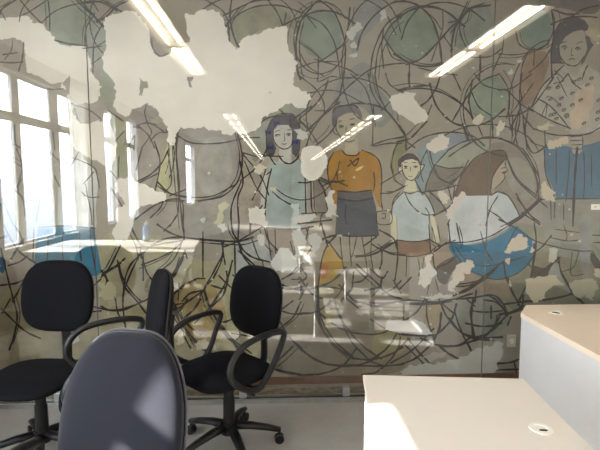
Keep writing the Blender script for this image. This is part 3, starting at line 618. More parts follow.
 (1.8, T(500, 75)((0, 250), (100, 240), (190, 190), (260, 100), (330, 0))), (1.8, T(500, 75)((30, 90), (60, 110), (130, 180), (190, 215))), (1.6, T(500, 75)((0, 0), (45, 80), (55, 180), (40, 250))), (1.8, T(500, 75)((130, 0), (115, 120), (130, 230), (195, 320))), (1.6, T(500, 75)((180, 0), (80, 75), (0, 90))), (1.8, T(500, 75)((170, 200), (150, 320), (160, 440))), (1.6, T(500, 75)((120, 190), (90, 330), (100, 410))), (1.6, T(500, 75)((75, 250), (70, 380))), (1.5, T(500, 75)((0, 385), (70, 405), (130, 445))), (1.6, T(500, 75)((165, 370), (200, 410), (280, 435))), (1.6, T(500, 75)((265, 340), (270, 420))), (1.4, T(500, 75)((60, 240), (140, 130), (190, 60))),
 # lower left
 (2.4, T(0, 225)((30, 10), (70, 90), (130, 170), (220, 230))), (3.0, T(0, 225)((140, 90), (100, 150), (70, 200))), (2.6, T(0, 225)((95, 10), (130, 70), (140, 110))), (2.2, T(0, 225)((60, 240), (120, 220), (160, 190))), (2.4, T(0, 225)((15, 360), (90, 350), (160, 320), (200, 290))), (2.6, T(0, 225)((0, 80), (45, 65))), (2.4, T(0, 225)((10, 150), (40, 280), (70, 400), (85, 450))), (2.4, T(0, 225)((80, 450), (110, 400), (140, 340))), (2.4, T(0, 300)((20, 60), (90, 130), (160, 190), (235, 225))), (2.6, T(0, 300)((80, -10), (105, 90), (90, 200), (60, 290))), (2.0, T(0, 300)((20, 70), (60, 0))), (2.0, T(0, 300)((400, 180), (410, 240))), (2.0, T(0, 300)((550, 70), (600, 65))), (2.0, T(0, 225)((555, 370), (600, 330))),
 (2.6, T(100, 225)((20, 300), (70, 260), (115, 235), (145, 205))), (2.6, T(100, 225)((20, 290), (60, 250), (120, 130))), (3.0, T(100, 225)((15, 280), (40, 320), (40, 380))), (2.0, T(100, 225)((35, 310), (60, 350))), (2.2, T(100, 225)((115, 230), (140, 320), (190, 400), (240, 450))), (2.2, T(100, 225)((190, 20), (235, 110), (250, 190))), (2.4, T(100, 225)((280, 150), (190, 230), (150, 330), (140, 450))), (2.0, T(100, 225)((265, 230), (280, 280), (310, 325))), (2.0, T(100, 225)((260, 190), (260, 320))), (2.4, T(100, 225)((330, 110), (400, 80), (500, 75), (620, 90))), (2.2, T(100, 225)((350, 0), (420, 45), (500, 75))), (2.2, T(100, 225)((500, 0), (505, 60))), (2.0, T(100, 225)((500, 90), (440, 150), (350, 200), (260, 235))), (2.0, T(100, 225)((490, 110), (440, 210), (360, 275))), (3.0, T(100, 225)((505, 170), (480, 240), (435, 320))), (2.2, T(100, 225)((320, 120), (480, 95))), (2.2, T(100, 225)((510, 160), (520, 190))), (1.8, T(100, 225)((390, 30), (420, 0))), (2.4, T(100, 225)((430, 430), (490, 370), (575, 325))), (2.2, T(100, 225)((440, 375), (480, 380))), (1.6, T(100, 225)((475, 360), (470, 440))), (2.6, T(100, 225)((500, 450), (540, 410), (600, 395))),
 (2.2, T(100, 300)((15, 40), (60, 60), (140, 60), (250, 10))), (2.2, T(100, 300)((95, 0), (110, 80), (150, 140))), (2.6, T(100, 300)((400, 130), (480, 60), (520, 0))), (2.6, T(100, 300)((600, 0), (560, 60), (500, 110))), (3.0, T(100, 300)((440, 10), (480, 90), (540, 160), (600, 200))), (2.4, T(100, 300)((455, 60), (500, 200), (540, 280))), (2.0, T(100, 300)((420, 30), (500, 20))),
 # under the girl with bows
 (2.8, T(200, 225)((0, 85), (120, 95), (230, 97), (310, 75))), (2.4, T(200, 225)((190, 0), (200, 50), (230, 95))), (2.4, T(200, 225)((232, 0), (228, 95))), (2.2, T(200, 225)((302, 0), (300, 50))), (2.4, T(200, 225)((385, 5), (300, 55), (230, 95))), (2.4, T(200, 225)((230, 95), (260, 150), (310, 190), (370, 212))), (2.6, T(200, 225)((230, 95), (245, 150), (270, 200), (305, 245))), (2.0, T(200, 225)((130, 100), (140, 170), (150, 225))), (2.2, T(200, 225)((140, 110), (130, 210), (85, 310))), (2.0, T(200, 225)((208, 100), (212, 310))), (2.0, T(200, 225)((145, 130), (225, 100))), (2.0, T(200, 225)((315, 95), (350, 190), (375, 210), (430, 225))), (2.2, T(200, 225)((385, 10), (410, 90), (460, 145))), (1.6, T(200, 225)((375, 215), (380, 250))), (2.2, T(200, 225)((120, 310), (160, 350), (210, 395))), (2.4, T(200, 225)((80, 365), (140, 380), (165, 345), (160, 285))), (2.4, T(200, 225)((160, 360), (140, 420), (115, 450))), (2.0, T(200, 225)((205, 305), (230, 325))), (2.4, T(200, 225)((0, 425), (40, 360), (65, 335))), (2.8, T(200, 225)((30, 410), (45, 450))), (2.0, T(200, 225)((18, 60), (18, 290))), (2.6, T(200, 225)((500, 378), (560, 382), (620, 370))), (2.2, T(200, 225)((500, 320), (550, 290), (590, 240))), (2.0, T(200, 225)((580, 240), (600, 270))), (1.6, T(200, 225)((560, 325), (600, 325))), (1.4, T(200, 225)((545, 110), (560, 170))), (2.4, T(200, 225)((0, 320), (20, 320))), (2.0, T(200, 225)((450, 300), (445, 240))),
 (2.6, T(200, 300)((40, 0), (80, 80), (130, 170), (190, 240), (230, 300))), (2.4, T(200, 300)((110, 130), (150, 130), (190, 115))), (2.4, T(200, 300)((130, 150), (220, 270), (300, 340))), (2.2, T(200, 300)((480, 60), (540, 80), (600, 85))), (2.4, T(200, 300)((600, 20), (560, 100), (490, 160), (450, 190))), (2.4, T(200, 300)((480, 130), (530, 210), (600, 290))), (2.2, T(200, 300)((550, 285), (480, 350), (400, 410))), (2.2, T(200, 300)((370, 380), (440, 410), (600, 445))), (2.2, T(200, 300)((490, 55), (550, 10))), (2.2, T(200, 300)((0, 90), (60, 50), (110, 0))), (2.2, T(200, 300)((0, 190), (50, 220))), (2.0, T(200, 300)((230, 150), (240, 210), (225, 230))), (1.8, T(200, 300)((200, 200), (290, 215))), (2.6, T(150, 337, 3.98)((430, 100), (500, 130), (597, 150))), (2.4, T(150, 337, 3.98)((440, 130), (500, 100), (565, 40))), (2.2, T(150, 337, 3.98)((550, 0), (600, 40))),
 # under the boys
 (2.6, T(300, 225)((50, 165), (100, 105), (160, 75), (215, 60))), (2.4, T(300, 225)((130, 0), (150, 70), (165, 120))), (2.2, T(300, 225)((0, 25), (70, 10))), (1.8, T(300, 225)((50, 20), (20, 150))), (2.0, T(300, 225)((40, 30), (65, 120))), (2.2, T(300, 225)((215, 65), (165, 120), (130, 210), (110, 360))), (2.0, T(300, 225)((170, 100), (240, 195))), (2.6, T(300, 225)((0, 388), (100, 375), (200, 330), (270, 260))), (2.2, T(300, 225)((100, 370), (200, 375), (260, 385))), (2.4, T(300, 225)((240, 365), (280, 410), (320, 450))), (2.0, T(300, 225)((265, 260), (275, 320), (240, 400), (200, 450))), (2.2, T(300, 225)((290, 400), (250, 450))), (2.0, T(300, 225)((320, 290), (310, 380), (280, 420))), (2.2, T(300, 225)((345, 240), (410, 300), (475, 360))), (2.2, T(300, 225)((320, 345), (370, 335), (405, 300))), (2.2, T(300, 225)((430, 270), (490, 320), (520, 285))), (2.6, T(300, 225)((395, 390), (480, 375))), (2.6, T(300, 225)((485, 355), (490, 320))), (2.2, T(300, 225)((480, 375), (440, 420))), (2.4, T(300, 225)((480, 375), (540, 420), (600, 440))), (2.4, T(300, 225)((345, 190), (420, 180), (490, 150), (575, 95))), (2.2, T(300, 225)((485, 35), (560, 80), (580, 140))), (2.2, T(300, 225)((490, 150), (560, 175), (620, 180))), (2.0, T(300, 225)((490, 155), (490, 220), (480, 255))), (2.0, T(300, 225)((580, 100), (585, 200), (570, 320))), (2.2, T(300, 225)((500, 410), (560, 380), (600, 340))), (2.0, T(300, 225)((565, 340), (600, 400))), (2.0, T(300, 225)((390, 120), (450, 75))), (2.0, T(300, 225)((440, 120), (480, 140), (540, 110))), (2.4, T(300, 225)((130, 440), (70, 410), (0, 320))), (2.4, T(300, 225)((0, 340), (40, 310), (10, 260))), (2.2, T(300, 225)((0, 440), (40, 360))),
 (2.6, T(300, 300)((110, -10), (105, 70), (140, 180), (220, 280), (300, 340))), (2.2, T(300, 300)((110, 70), (180, 130), (280, 185), (400, 205), (480, 200), (540, 180), (610, 195))), (2.6, T(300, 300)((0, 80), (80, 75), (140, 45), (190, 0))), (2.0, T(300, 300)((210, 30), (250, 130), (310, 250), (400, 345))), (2.6, T(300, 300)((0, 290), (80, 350), (170, 385), (300, 390), (480, 395), (610, 385))), (2.4, T(300, 300)((110, 445), (200, 420), (270, 380), (330, 300))), (2.4, T(300, 300)((320, 350), (430, 355), (530, 330), (610, 285))), (2.4, T(300, 300)((440, 345), (520, 290), (580, 200))), (2.4, T(300, 300)((380, 445), (460, 430), (540, 360), (590, 280), (600, 230))), (2.2, T(300, 300)((400, 360), (490, 390))), (2.2, T(300, 300)((430, 120), (500, 165), (540, 180))), (2.4, T(300, 300)((460, 35), (560, 15))), (2.4, T(300, 300)((320, 0), (420, 30))), (2.6, T(300, 300)((0, 450), (100, 445))), (2.2, T(300, 300)((280, -10), (340, 40))),
 # lower right
 (2.6, T(400, 300)((0, 12), (100, 20), (200, 15), (290, 0))), (2.4, T(400, 300)((145, 0), (100, 70), (30, 120))), (2.2, T(400, 300)((160, 0), (160, 100), (190, 200))), (2.2, T(400, 300)((22, 30), (20, 110))), (2.2, T(400, 300)((235, 0), (280, 100), (350, 180), (440, 230), (550, 240))), (2.0, T(400, 300)((250, 20), (310, 70))), (2.6, T(400, 300)((335, 30), (310, 110), (250, 180), (205, 215))), (3.2, T(400, 300)((245, 85), (235, 170), (205, 230))), (2.8, T(400, 300)((0, 205), (100, 212), (200, 210))), (2.8, T(400, 300)((130, 230), (210, 265), (310, 278), (400, 255), (500, 220), (560, 160), (600, 90))), (2.6, T(400, 300)((0, 385), (90, 350), (160, 290), (200, 255))), (2.4, T(400, 300)((50, 235), (110, 310), (180, 380))), (3.0, T(400, 300)((235, 275), (290, 320), (345, 350))), (2.2, T(400, 300)((330, 80), (360, 170), (430, 315))), (3.6, T(400, 300)((440, 0), (425, 80), (440, 220))), (2.6, T(400, 300)((400, 140), (470, 155), (540, 155), (600, 140))), (2.2, T(400, 300)((440, 65), (510, 72), (600, 65))), (2.6, T(400, 300)((545, 45), (545, 100))), (2.2, T(400, 300)((50, 235), (0, 280))), (2.0, T(400, 300)((400, -5), (440, 30))), (2.4, T(400, 300)((580, 100), (575, 150))), (2.4, T(400, 300)((510, 0), (570, 10), (610, 40))),
 (2.4, T(450, 226, 3.98)((30, 290), (90, 285), (170, 275), (210, 310), (225, 350))), (2.6, T(450, 226, 3.98)((225, 350), (190, 300), (160, 280))), (2.6, T(450, 226, 3.98)((0, 370), (40, 420), (100, 440), (160, 420), (220, 360))), (2.8, T(450, 226, 3.98)((220, 310), (300, 300), (400, 290), (500, 265), (560, 240))), (2.8, T(450, 226, 3.98)((225, 350), (280, 330), (290, 280))), (3.0, T(450, 226, 3.98)((200, 350), (250, 340), (285, 320))), (2.2, T(450, 226, 3.98)((230, 210), (250, 270), (285, 330))), (2.2, T(450, 226, 3.98)((300, 240), (270, 310))), (2.2, T(450, 226, 3.98)((335, 80), (325, 200))), (2.4, T(450, 226, 3.98)((430, 130), (450, 200), (530, 310))), (2.4, T(450, 226, 3.98)((350, 190), (430, 130))), (2.2, T(450, 226, 3.98)((0, 275), (60, 260), (140, 210))), (2.0, T(450, 226, 3.98)((20, 240), (90, 230), (200, 150))), (2.2, T(450, 226, 3.98)((240, 365), (230, 390))),
 (2.8, T(450, 337, 3.98)((0, 35), (40, 30), (80, 0))), (2.4, T(450, 337, 3.98)((55, 0), (80, 45))), (3.0, T(450, 337, 3.98)((100, 5), (200, 0))), (2.6, T(450, 337, 3.98)((190, 105), (240, 100), (280, 85))), (2.4, T(450, 337, 3.98)((190, 130), (270, 128))), (2.0, T(450, 337, 3.98)((255, 100), (265, 150))), (2.4, T(400, 225)((230, 250), (290, 225), (330, 190))), (2.0, T(400, 225)((330, 420), (420, 370), (520, 310), (590, 240))), (2.0, T(400, 225)((340, 355), (420, 345), (480, 330))), (2.4, T(400, 225)((455, 400), (450, 450))), (2.2, T(400, 225)((0, 380), (60, 320))), (2.2, T(400, 225)((195, 180), (210, 260), (250, 240))), (1.8, T(400, 225)((180, 90), (240, 130), (200, 160), (270, 110))), (2.0, T(400, 225)((240, 125), (320, 95))), (2.0, T(400, 225)((340, 0), (360, 100))), (2.0, T(400, 225)((290, 0), (300, 100))),
 (2.0, T(500, 225)((205, 0), (215, 90), (205, 200), (180, 320))), (1.8, T(500, 225)((175, 240), (210, 280))), (2.0, T(500, 225)((300, 70), (250, 130), (210, 160))), (2.2, T(500, 225)((20, 230), (40, 330), (100, 450))), (2.0, T(500, 225)((350, 205), (370, 300), (430, 400), (470, 450))), (2.0, T(500, 225)((250, 450), (380, 430), (470, 380))), (2.0, T(500, 225)((155, 370), (110, 450))), (1.8, T(500, 150)((230, 210), (215, 270))), (2.2, T(500, 150)((0, 420), (60, 450))), (2.4, T(500, 150)((60, 450), (150, 385), (240, 300))), (1.8, T(500, 150)((40, 50), (110, 180), (240, 290))), (1.8, T(500, 150)((140, 0), (200, 100), (225, 230))), (1.8, T(500, 150)((100, 270), (160, 370), (230, 430))),
 # long arcs low on the wall
 (2.4, P_((118, 262), (124, 285), (138, 302), (148, 316))), (2.2, P_((92, 306), (112, 310), (132, 306), (150, 298))), (2.4, P_((139, 256), (128, 280), (123, 300), (126, 330))), (2.4, P_((232, 262), (226, 282), (212, 304), (196, 322))), (2.6, P_((170, 300), (180, 322), (200, 345), (216, 356))), (2.2, P_((205, 290), (212, 312), (232, 338), (250, 352))), (2.4, P_((176, 310), (190, 300), (204, 290))), (2.2, P_((185, 252), (175, 272), (168, 285))), (2.2, P_((222, 256), (212, 275), (206, 285))), (2.4, P_((240, 252), (258, 268), (276, 282), (298, 290))), (2.4, P_((284, 330), (300, 348), (322, 362), (346, 366), (372, 360), (392, 342))), (2.2, P_((334, 300), (345, 325), (362, 345), (380, 358))), (2.4, P_((318, 290), (320, 315), (334, 340), (352, 356))), (2.2, P_((405, 345), (425, 365))), (2.4, P_((432, 330), (412, 350), (392, 362))), (2.4, P_((358, 302), (385, 303), (410, 300), (440, 302), (470, 294))),
 # faint doubled loops in the upper right
 (1.6, ell(321, 38, 27, 36, 6, 20, 20, 320)), (1.6, ell(372, 60, 30, 62, 4, 24, 100, 330)), (1.6, ell(352, 118, 46, 40, 10, 24, 150, 350)), (1.5, ell(505, 110, 42, 46, 0, 24, 90, 280)), (1.5, ell(480, 165, 60, 40, -8, 24, 170, 350)), (1.5, ell(262, 40, 34, 44, 20, 22, 180, 350)), (1.5, ell(545, 100, 36, 60, 8, 22, 140, 260)), (1.5, ell(300, 150, 40, 50, -6, 22, 20, 130)), (1.6, ell(150, 160, 24, 36, 10, 20, 190, 380)), (1.6, ell(60, 20, 40, 30, 0, 20, 180, 340)), (1.5, ell(120, 20, 30, 40, 0, 20, 100, 260)),
]
lay_l = nextlay() + 0.0006
LAY[0] = lay_l
b = bmesh.new()
for k, (w, pts) in enumerate(lines):
    ys = sum(p[1] for p in pts) / len(pts)
    add_stroke(b, pts, w * 1.0, lay_l + random.uniform(0, .00009), mi=0 if ys > 190 else 1, ext=2.2)
    if len(pts) > 2 and random.random() < .28 and not (pts[0][0] > 400 and ys > 255):
        ox, oy, sc_ = random.choice((-1, 1)) * random.uniform(2.5, 5), random.uniform(-4, 4), random.uniform(.92, 1.12)
        mx_, my_ = sum(p[0] for p in pts) / len(pts), ys
        add_stroke(b, [(mx_ + (p[0] - mx_) * sc_ + ox, my_ + (p[1] - my_) * sc_ + oy) for p in pts], w * .55, lay_l + random.uniform(0, .00009), mi=0 if ys > 190 else 1)
finish('brush_linework', b, [paint((52, 42, 36), 0.1), paint((66, 59, 55), 0.1)], mural)  # upper strokes greyer: the glass reflection veil is put into their colour
lay_f = nextlay()
EYES = [None, [(276.6, 135.2), (288.6, 134.8)], [(340.9, 126.7), (352.4, 124.6)], [(405.4, 167.4), (415.6, 166.6)], [(503.6, 172.4)], [(564.4, 48.2), (577.4, 49.2)]]
for (par, st), eyes in zip(FACE_INK, EYES):
    for ex_, ey_ in eyes or ():
        st.append((1.9, [(ex_ - .7, ey_), (ex_ + .7, ey_ + .05)]))
        st.append((.7, [(ex_ - 1.8, ey_ + 1.0), (ex_ + 1.8, ey_ + 1.0)]))
for par, st in FACE_INK:
    inkwork(par, st, lay_f)

# ---- places where the paint is gone and the plaster shows, plus one plain pale patch
PL, PLC, PLG = (216, 208, 197), (198, 184, 160), (188, 183, 174)
def bare(pts, c=PL, rough=0.9, smooth=False):
    fill('bare_plaster', pts, c, smooth=smooth, rough=rough, noise=0.025)

P1 = T(0, 0, 1)
bare(P1((-30, 16), (5, 18), (12, 17), (20, 17), (27, 16), (33, 20), (40, 23), (45, 27), (50, 32), (55, 37), (57, 42), (63, 45), (70, 47), (78, 46), (85, 47), (88, 53), (91, 60), (91, 68), (93, 75), (98, 80), (102, 87), (101, 96), (97, 102), (112, 116), (118, 145), (112, 170), (104, 165), (90, 157), (74, 149), (70, 142), (71, 110), (68, 92), (60, 88), (62, 82), (50, 84), (35, 76), (27, 70), (26, 60), (25, 50), (22, 40), (0, 39), (-30, 40)))
bare(P1((104, 28), (103, 22), (112, 15), (125, 11), (136, 12), (143, 22), (150, 32), (150, 38), (152, 48), (160, 57), (170, 54), (178, 46), (190, 41), (188, 35), (187, 25), (185, 14), (194, 15), (197, 12), (203, 10), (212, 10), (219, 12), (223, 18), (225, 26), (228, 35), (231, 43), (236, 50), (239, 48), (242, 40), (250, 37), (263, 31), (275, 28), (286, 26), (287, 33), (287, 42), (289, 52), (294, 58), (296, 68), (294, 77), (294, 86), (304, 92), (312, 99), (307, 107), (298, 109), (290, 103), (283, 107), (270, 114), (262, 119), (260, 127), (253, 131), (247, 134), (240, 134), (233, 134), (226, 134), (220, 130), (215, 130), (207, 129), (195, 129), (180, 127), (177, 133), (176, 140), (172, 146), (168, 136), (168, 127), (163, 122), (160, 117), (158, 112), (152, 106), (148, 103), (144, 107), (132, 109), (129, 116), (125, 117), (120, 114), (116, 109), (113, 105), (115, 95), (115, 85), (112, 79), (108, 74), (103, 67), (102, 58), (106, 50), (106, 33)))
bare(T(100, 150)((90, 205), (110, 170), (175, 160), (230, 195), (330, 245), (400, 262), (400, 298), (340, 320), (240, 345), (205, 400), (190, 480), (170, 540), (110, 560), (80, 480), (105, 430), (100, 350), (150, 320), (140, 300), (90, 255)))
bare(T(300, 75)((15, 445), (60, 425), (120, 430), (140, 455), (165, 500), (150, 560), (110, 620), (60, 632), (10, 590), (5, 500)), rough=0.5, smooth=True)
bare(T(300, 75)((-20, 325), (40, 345), (50, 378), (20, 392), (-20, 385)), PLG)
bare(T(300, 75)((600, 110), (560, 120), (535, 155), (560, 210), (600, 240), (690, 300), (760, 270), (765, 240), (730, 200), (685, 150), (695, 110), (640, 100)), (206, 196, 182), rough=0.7)
bare(T(400, 75)((155, 440), (200, 385), (250, 355), (298, 372), (282, 425), (240, 452), (210, 470), (170, 455)), (204, 192, 178))
bare(T(300, 0)((280, 215), (310, 160), (340, 130), (380, 160), (335, 205), (300, 242)), PLG)
bare(T(300, 0)((298, 272), (330, 245), (342, 288), (315, 292)), PLG)
bare(T(300, 0)((288, 332), (345, 318), (346, 334), (295, 345)), PLG)
bare(T(300, 0)((480, 80), (510, 55), (515, 110), (485, 140)), PLG)
bare(T(500, 0)((50, 430), (70, 415), (80, 440), (60, 450)), PLG)
bare(T(500, 0)((100, 360), (122, 350), (132, 370), (108, 380)), PLG)
bare(T(400, 75)((430, 280), (470, 240), (500, 265), (465, 300)), PLC)
bare(T(450, 113, 3.98)((180, 55), (200, 25), (218, 40), (205, 70), (185, 92)), PLC)
bare(T(450, 113, 3.98)((85, 40), (110, 10), (135, 15), (120, 40), (100, 48)), PLC)
bare(T(400, 150)((330, 280), (380, 250), (402, 285), (350, 312), (322, 380), (290, 420), (270, 390), (300, 345)), (204, 190, 176))
bare(T(400, 150)((222, 262), (260, 240), (298, 285), (282, 322), (240, 300)), PLC)
bare(T(400, 225)((145, 190), (195, 175), (200, 260), (218, 300), (180, 345), (140, 382), (108, 350), (120, 270), (152, 250)), (208, 200, 190))
bare(T(400, 225)((290, 350), (320, 280), (360, 225), (410, 208), (445, 240), (420, 287), (378, 285), (382, 330), (350, 352), (312, 380), (355, 416), (290, 392)), (206, 194, 180))
bare(T(400, 225)((120, 430), (200, 425), (260, 420), (330, 400), (300, 440), (200, 450)), PLG)
bare(T(500, 150)((258, 185), (295, 215), (335, 250), (330, 312), (255, 292), (248, 230)), (200, 182, 154))
bare(T(500, 225)((28, 168), (60, 100), (128, 52), (162, 80), (172, 130), (112, 152), (62, 168)), (204, 188, 160))
bare(T(500, 225)((178, 165), (198, 92), (206, 152)), (204, 188, 160))
bare(T(500, 225)((30, 200), (60, 198), (52, 238), (34, 225)), (204, 188, 160))
bare(T(500, 225)((55, 330), (70, 360), (62, 375), (50, 350)), PLC)
bare(T(450, 226, 3.98)((298, 215), (340, 205), (420, 193), (452, 235), (402, 245), (378, 285), (332, 305), (300, 262)), (200, 185, 156))
bare(T(500, 225)((560, 260), (640, 245), (640, 330), (575, 312)), PLC)
bare(T(500, 225)((410, 340), (470, 330), (520, 320), (590, 380), (560, 450), (480, 440), (420, 380)), (176, 170, 146), rough=1.4)
bare(T(500, 225)((290, 135), (342, 140), (340, 200), (290, 225)), (190, 184, 164))
bare(T(500, 75)((290, 390), (400, 370), (410, 410), (330, 430), (285, 440)), (200, 180, 150), rough=1.3)
bare(T(500, 75)((220, 310), (290, 280), (330, 300), (280, 330)), (192, 172, 142), rough=1.3)
bare(T(500, 75)((-20, 330), (0, 290), (30, 280), (10, 330)), PLC)
bare(T(200, 225)((425, 225), (470, 150), (530, 138), (582, 200), (590, 240), (560, 275), (500, 282), (450, 275)), (196, 194, 186))
bare(T(200, 225)((345, 60), (385, 60), (388, 122), (352, 122)), (196, 188, 178), rough=0.5)
bare(T(200, 225)((555, 30), (600, 20), (640, 100), (600, 190), (570, 180), (560, 100)), (190, 186, 178))
bare(T(200, 225)((100, -5), (150, -10), (165, 25), (130, 45)), (196, 190, 178))
bare(T(200, 150)((292, 345), (330, 338), (400, 352), (402, 460), (300, 440)), (200, 192, 180))
bare(T(200, 150)((100, 420), (110, 340), (160, 305), (180, 325), (140, 370), (120, 450), (80, 440)), (182, 172, 140))
bare(T(200, 150)((540, 330), (590, 318), (600, 430), (550, 440)), (176, 180, 178), rough=1.2)
bare(T(200, 150)((0, 420), (30, 405), (20, 440)), PLG)
bare(T(200, 150)((420, 240), (450, 222), (470, 245), (440, 252)), (186, 176, 148))
bare(T(200, 75)((320, 545), (360, 530), (400, 555), (360, 600), (325, 575)), (190, 178, 158))
bare(T(300, 150)((178, 240), (202, 240), (195, 290), (218, 330), (212, 380), (232, 402), (180, 402), (148, 385), (170, 350), (148, 290), (170, 262)), (196, 190, 180))
bare(T(300, 150)((-30, 400), (60, 385), (110, 400), (60, 430), (-30, 440)), (192, 186, 176))
bare(T(300, 225)((50, 60), (92, 45), (132, 100), (100, 150), (70, 182), (58, 110)), (182, 178, 172))
bare(T(300, 225)((-10, 170), (60, 190), (70, 225), (-10, 240)), (180, 176, 168), rough=1.3)
bare(T(400, 300)((0, 120), (60, 112), (130, 130), (195, 200), (100, 204), (0, 200), (-90, 175), (-80, 120)), (196, 192, 184), rough=0.4)  # plain pale patch with smoother edges, only drawn by this helper
bare(T(0, 0, 1)((398, 380), (404, 369), (420, 364), (440, 362), (455, 359), (467, 356), (472, 351), (487, 345), (497, 340), (504, 343), (503, 352), (497, 362), (494, 382)), (192, 188, 180), rough=1.6)
bare(T(0, 0, 1)((422, 358), (430, 353), (446, 352), (440, 358), (430, 362)), (176, 168, 150))
bare(T(200, 300)((-30, 260), (30, 230), (70, 262), (100, 300), (-20, 300)), (188, 176, 156))
bare(T(150, 337, 3.98)((420, 160), (450, 130), (485, 140), (480, 165)), (180, 168, 140))
bare(T(300, 300)((140, 120), (175, 95), (190, 130), (165, 140)), (178, 164, 130))
bare(T(300, 300)((320, 60), (360, 45), (410, 30), (450, 40), (440, 80), (390, 75), (340, 90)), (182, 176, 164), rough=1.5)
bare(T(300, 300)((470, 55), (500, 50), (535, 80), (555, 105), (510, 110), (495, 85)), (178, 170, 150))
bare(T(0, 225)((440, 250), (500, 235), (540, 270), (520, 330), (470, 350), (440, 300)), (178, 166, 128))
bare(T(100, 225)((-10, 340), (60, 335), (100, 380), (80, 450), (0, 430)), (178, 166, 128), rough=1.2)
bare(T(0, 300)((390, 190), (470, 165), (480, 240), (400, 260)), (186, 180, 168))
bare(T(100, 300)((470, 210), (490, 190), (500, 260), (460, 260)), (190, 180, 160))
# chips all over
chip_b = bmesh.new()
lay_c = nextlay()
for k in range(210):
    x, y = random.uniform(-10, 610), random.uniform(10, 375)
    if x < 270 and y < 130:
        continue
    r = random.choice((.5, .6, .8, 1.0, 1.5))
    n = random.randint(5, 8)
    a0 = random.random() * 6
    add_poly(chip_b, [(x + r * random.uniform(.6, 1.5) * cos(a0 + 2 * pi * i / n), y + r * random.uniform(.5, 1.2) * sin(a0 + 2 * pi * i / n)) for i in range(n)], lay_c, random.randint(0, 1))
o = finish('chipped_paint', chip_b, [paint((196, 186, 168), .03), paint((184, 176, 160), .03)], mural)
o['kind'] = 'stuff'

# painted scraps left standing inside the bare plaster
def scrap(pts, c, strokes=()):
    o = fill('paint_scrap', pts, c, smooth=False, rough=0.5)
    if strokes:
        inkwork(o, strokes, LAY[0] + .0001, (86, 76, 76))
    nextlay()
scrap(P1((74, 103), (80, 104), (90, 104), (100, 100), (106, 104), (108, 112), (100, 121), (92, 123), (82, 124), (77, 120), (73, 112)), (152, 142, 132), [(1.8, T(0, 75)((445, 180), (500, 195), (560, 225), (620, 275))), (1.5, T(0, 75)((450, 200), (465, 250), (485, 290)))])
scrap(T(100, 0)((300, 225), (330, 215), (325, 240), (345, 262), (385, 262), (425, 300), (405, 330), (360, 345), (325, 300), (305, 270)), (140, 130, 120), [(1.8, T(100, 0)((310, 230), (318, 285), (360, 338), (420, 320)))])
scrap(T(100, 75)((238, 15), (265, 40), (288, 45), (285, 80), (264, 82), (258, 125), (235, 125)), (142, 138, 126))
scrap(T(100, 75)((525, 10), (557, 8), (545, 40), (555, 75), (540, 75), (530, 50)), (132, 126, 118))
scrap(P1((63, 83), (70, 75), (70, 95), (66, 92)), (146, 138, 126))
scrap(P1((-5, 40), (22, 41), (25, 52), (26, 66), (18, 84), (12, 64), (-5, 62)), (150, 138, 126), [(2.2, P1((3, 55), (10, 54), (18, 53))), (1.6, P1((13, 40), (12, 50), (5, 60))), (2.2, P1((-2, 62), (12, 63), (24, 62))), (2.0, P1((24, 42), (23, 58), (19, 72)))])
scrap(P1((128, 117), (135, 110), (146, 104), (156, 110), (160, 113), (157, 117), (151, 120), (156, 125), (162, 122), (166, 130), (168, 138), (160, 140), (150, 142), (140, 138), (134, 134), (126, 124)), (146, 134, 124), [(1.8, T(100, 75)((215, 305), (300, 290), (400, 350))), (1.8, T(100, 75)((225, 300), (290, 360), (330, 440))), (1.6, T(100, 75)((280, 180), (270, 230), (290, 300), (310, 350), (250, 440))), (1.6, T(100, 75)((300, 400), (350, 350), (410, 345))), (2.4, T(100, 75)((200, 310), (250, 320)))])
LAYER_TOP = LAY[0]

# ---- chalky fittings on the wall
# power outlets on the mural wall, label card
def outlet(px, py, label):
    X, Z = on_wall(px, py)
    o = thing('wall_outlet', label, 'outlet', (X, WALL_Y - .006, Z - .045))
    bm = bmesh.new()
    add_box(bm, (-.032, -.010, 0), (.032, .004, .092), bevel=.004)
    finish('face_plate', bm, M['outlet'], o)
    bm = bmesh.new()
    for zc in (.046,):
        add_tube(bm, [(0, -.0095, zc), (0, -.0135, zc)], .018, 16)
    s = finish('socket', bm, M['label_white'], o)
    bm = bmesh.new()
    for dx in (-.008, .008):
        add_tube(bm, [(dx, -.0132, .046), (dx, -.0142, .046)], .0028, 8)
    finish('pin_hole', bm, M['hole'], s)
    return o
outlet(510.8, 340.5, 'cream power outlet low on the painted wall, beside the white desk with the chamfered corner')

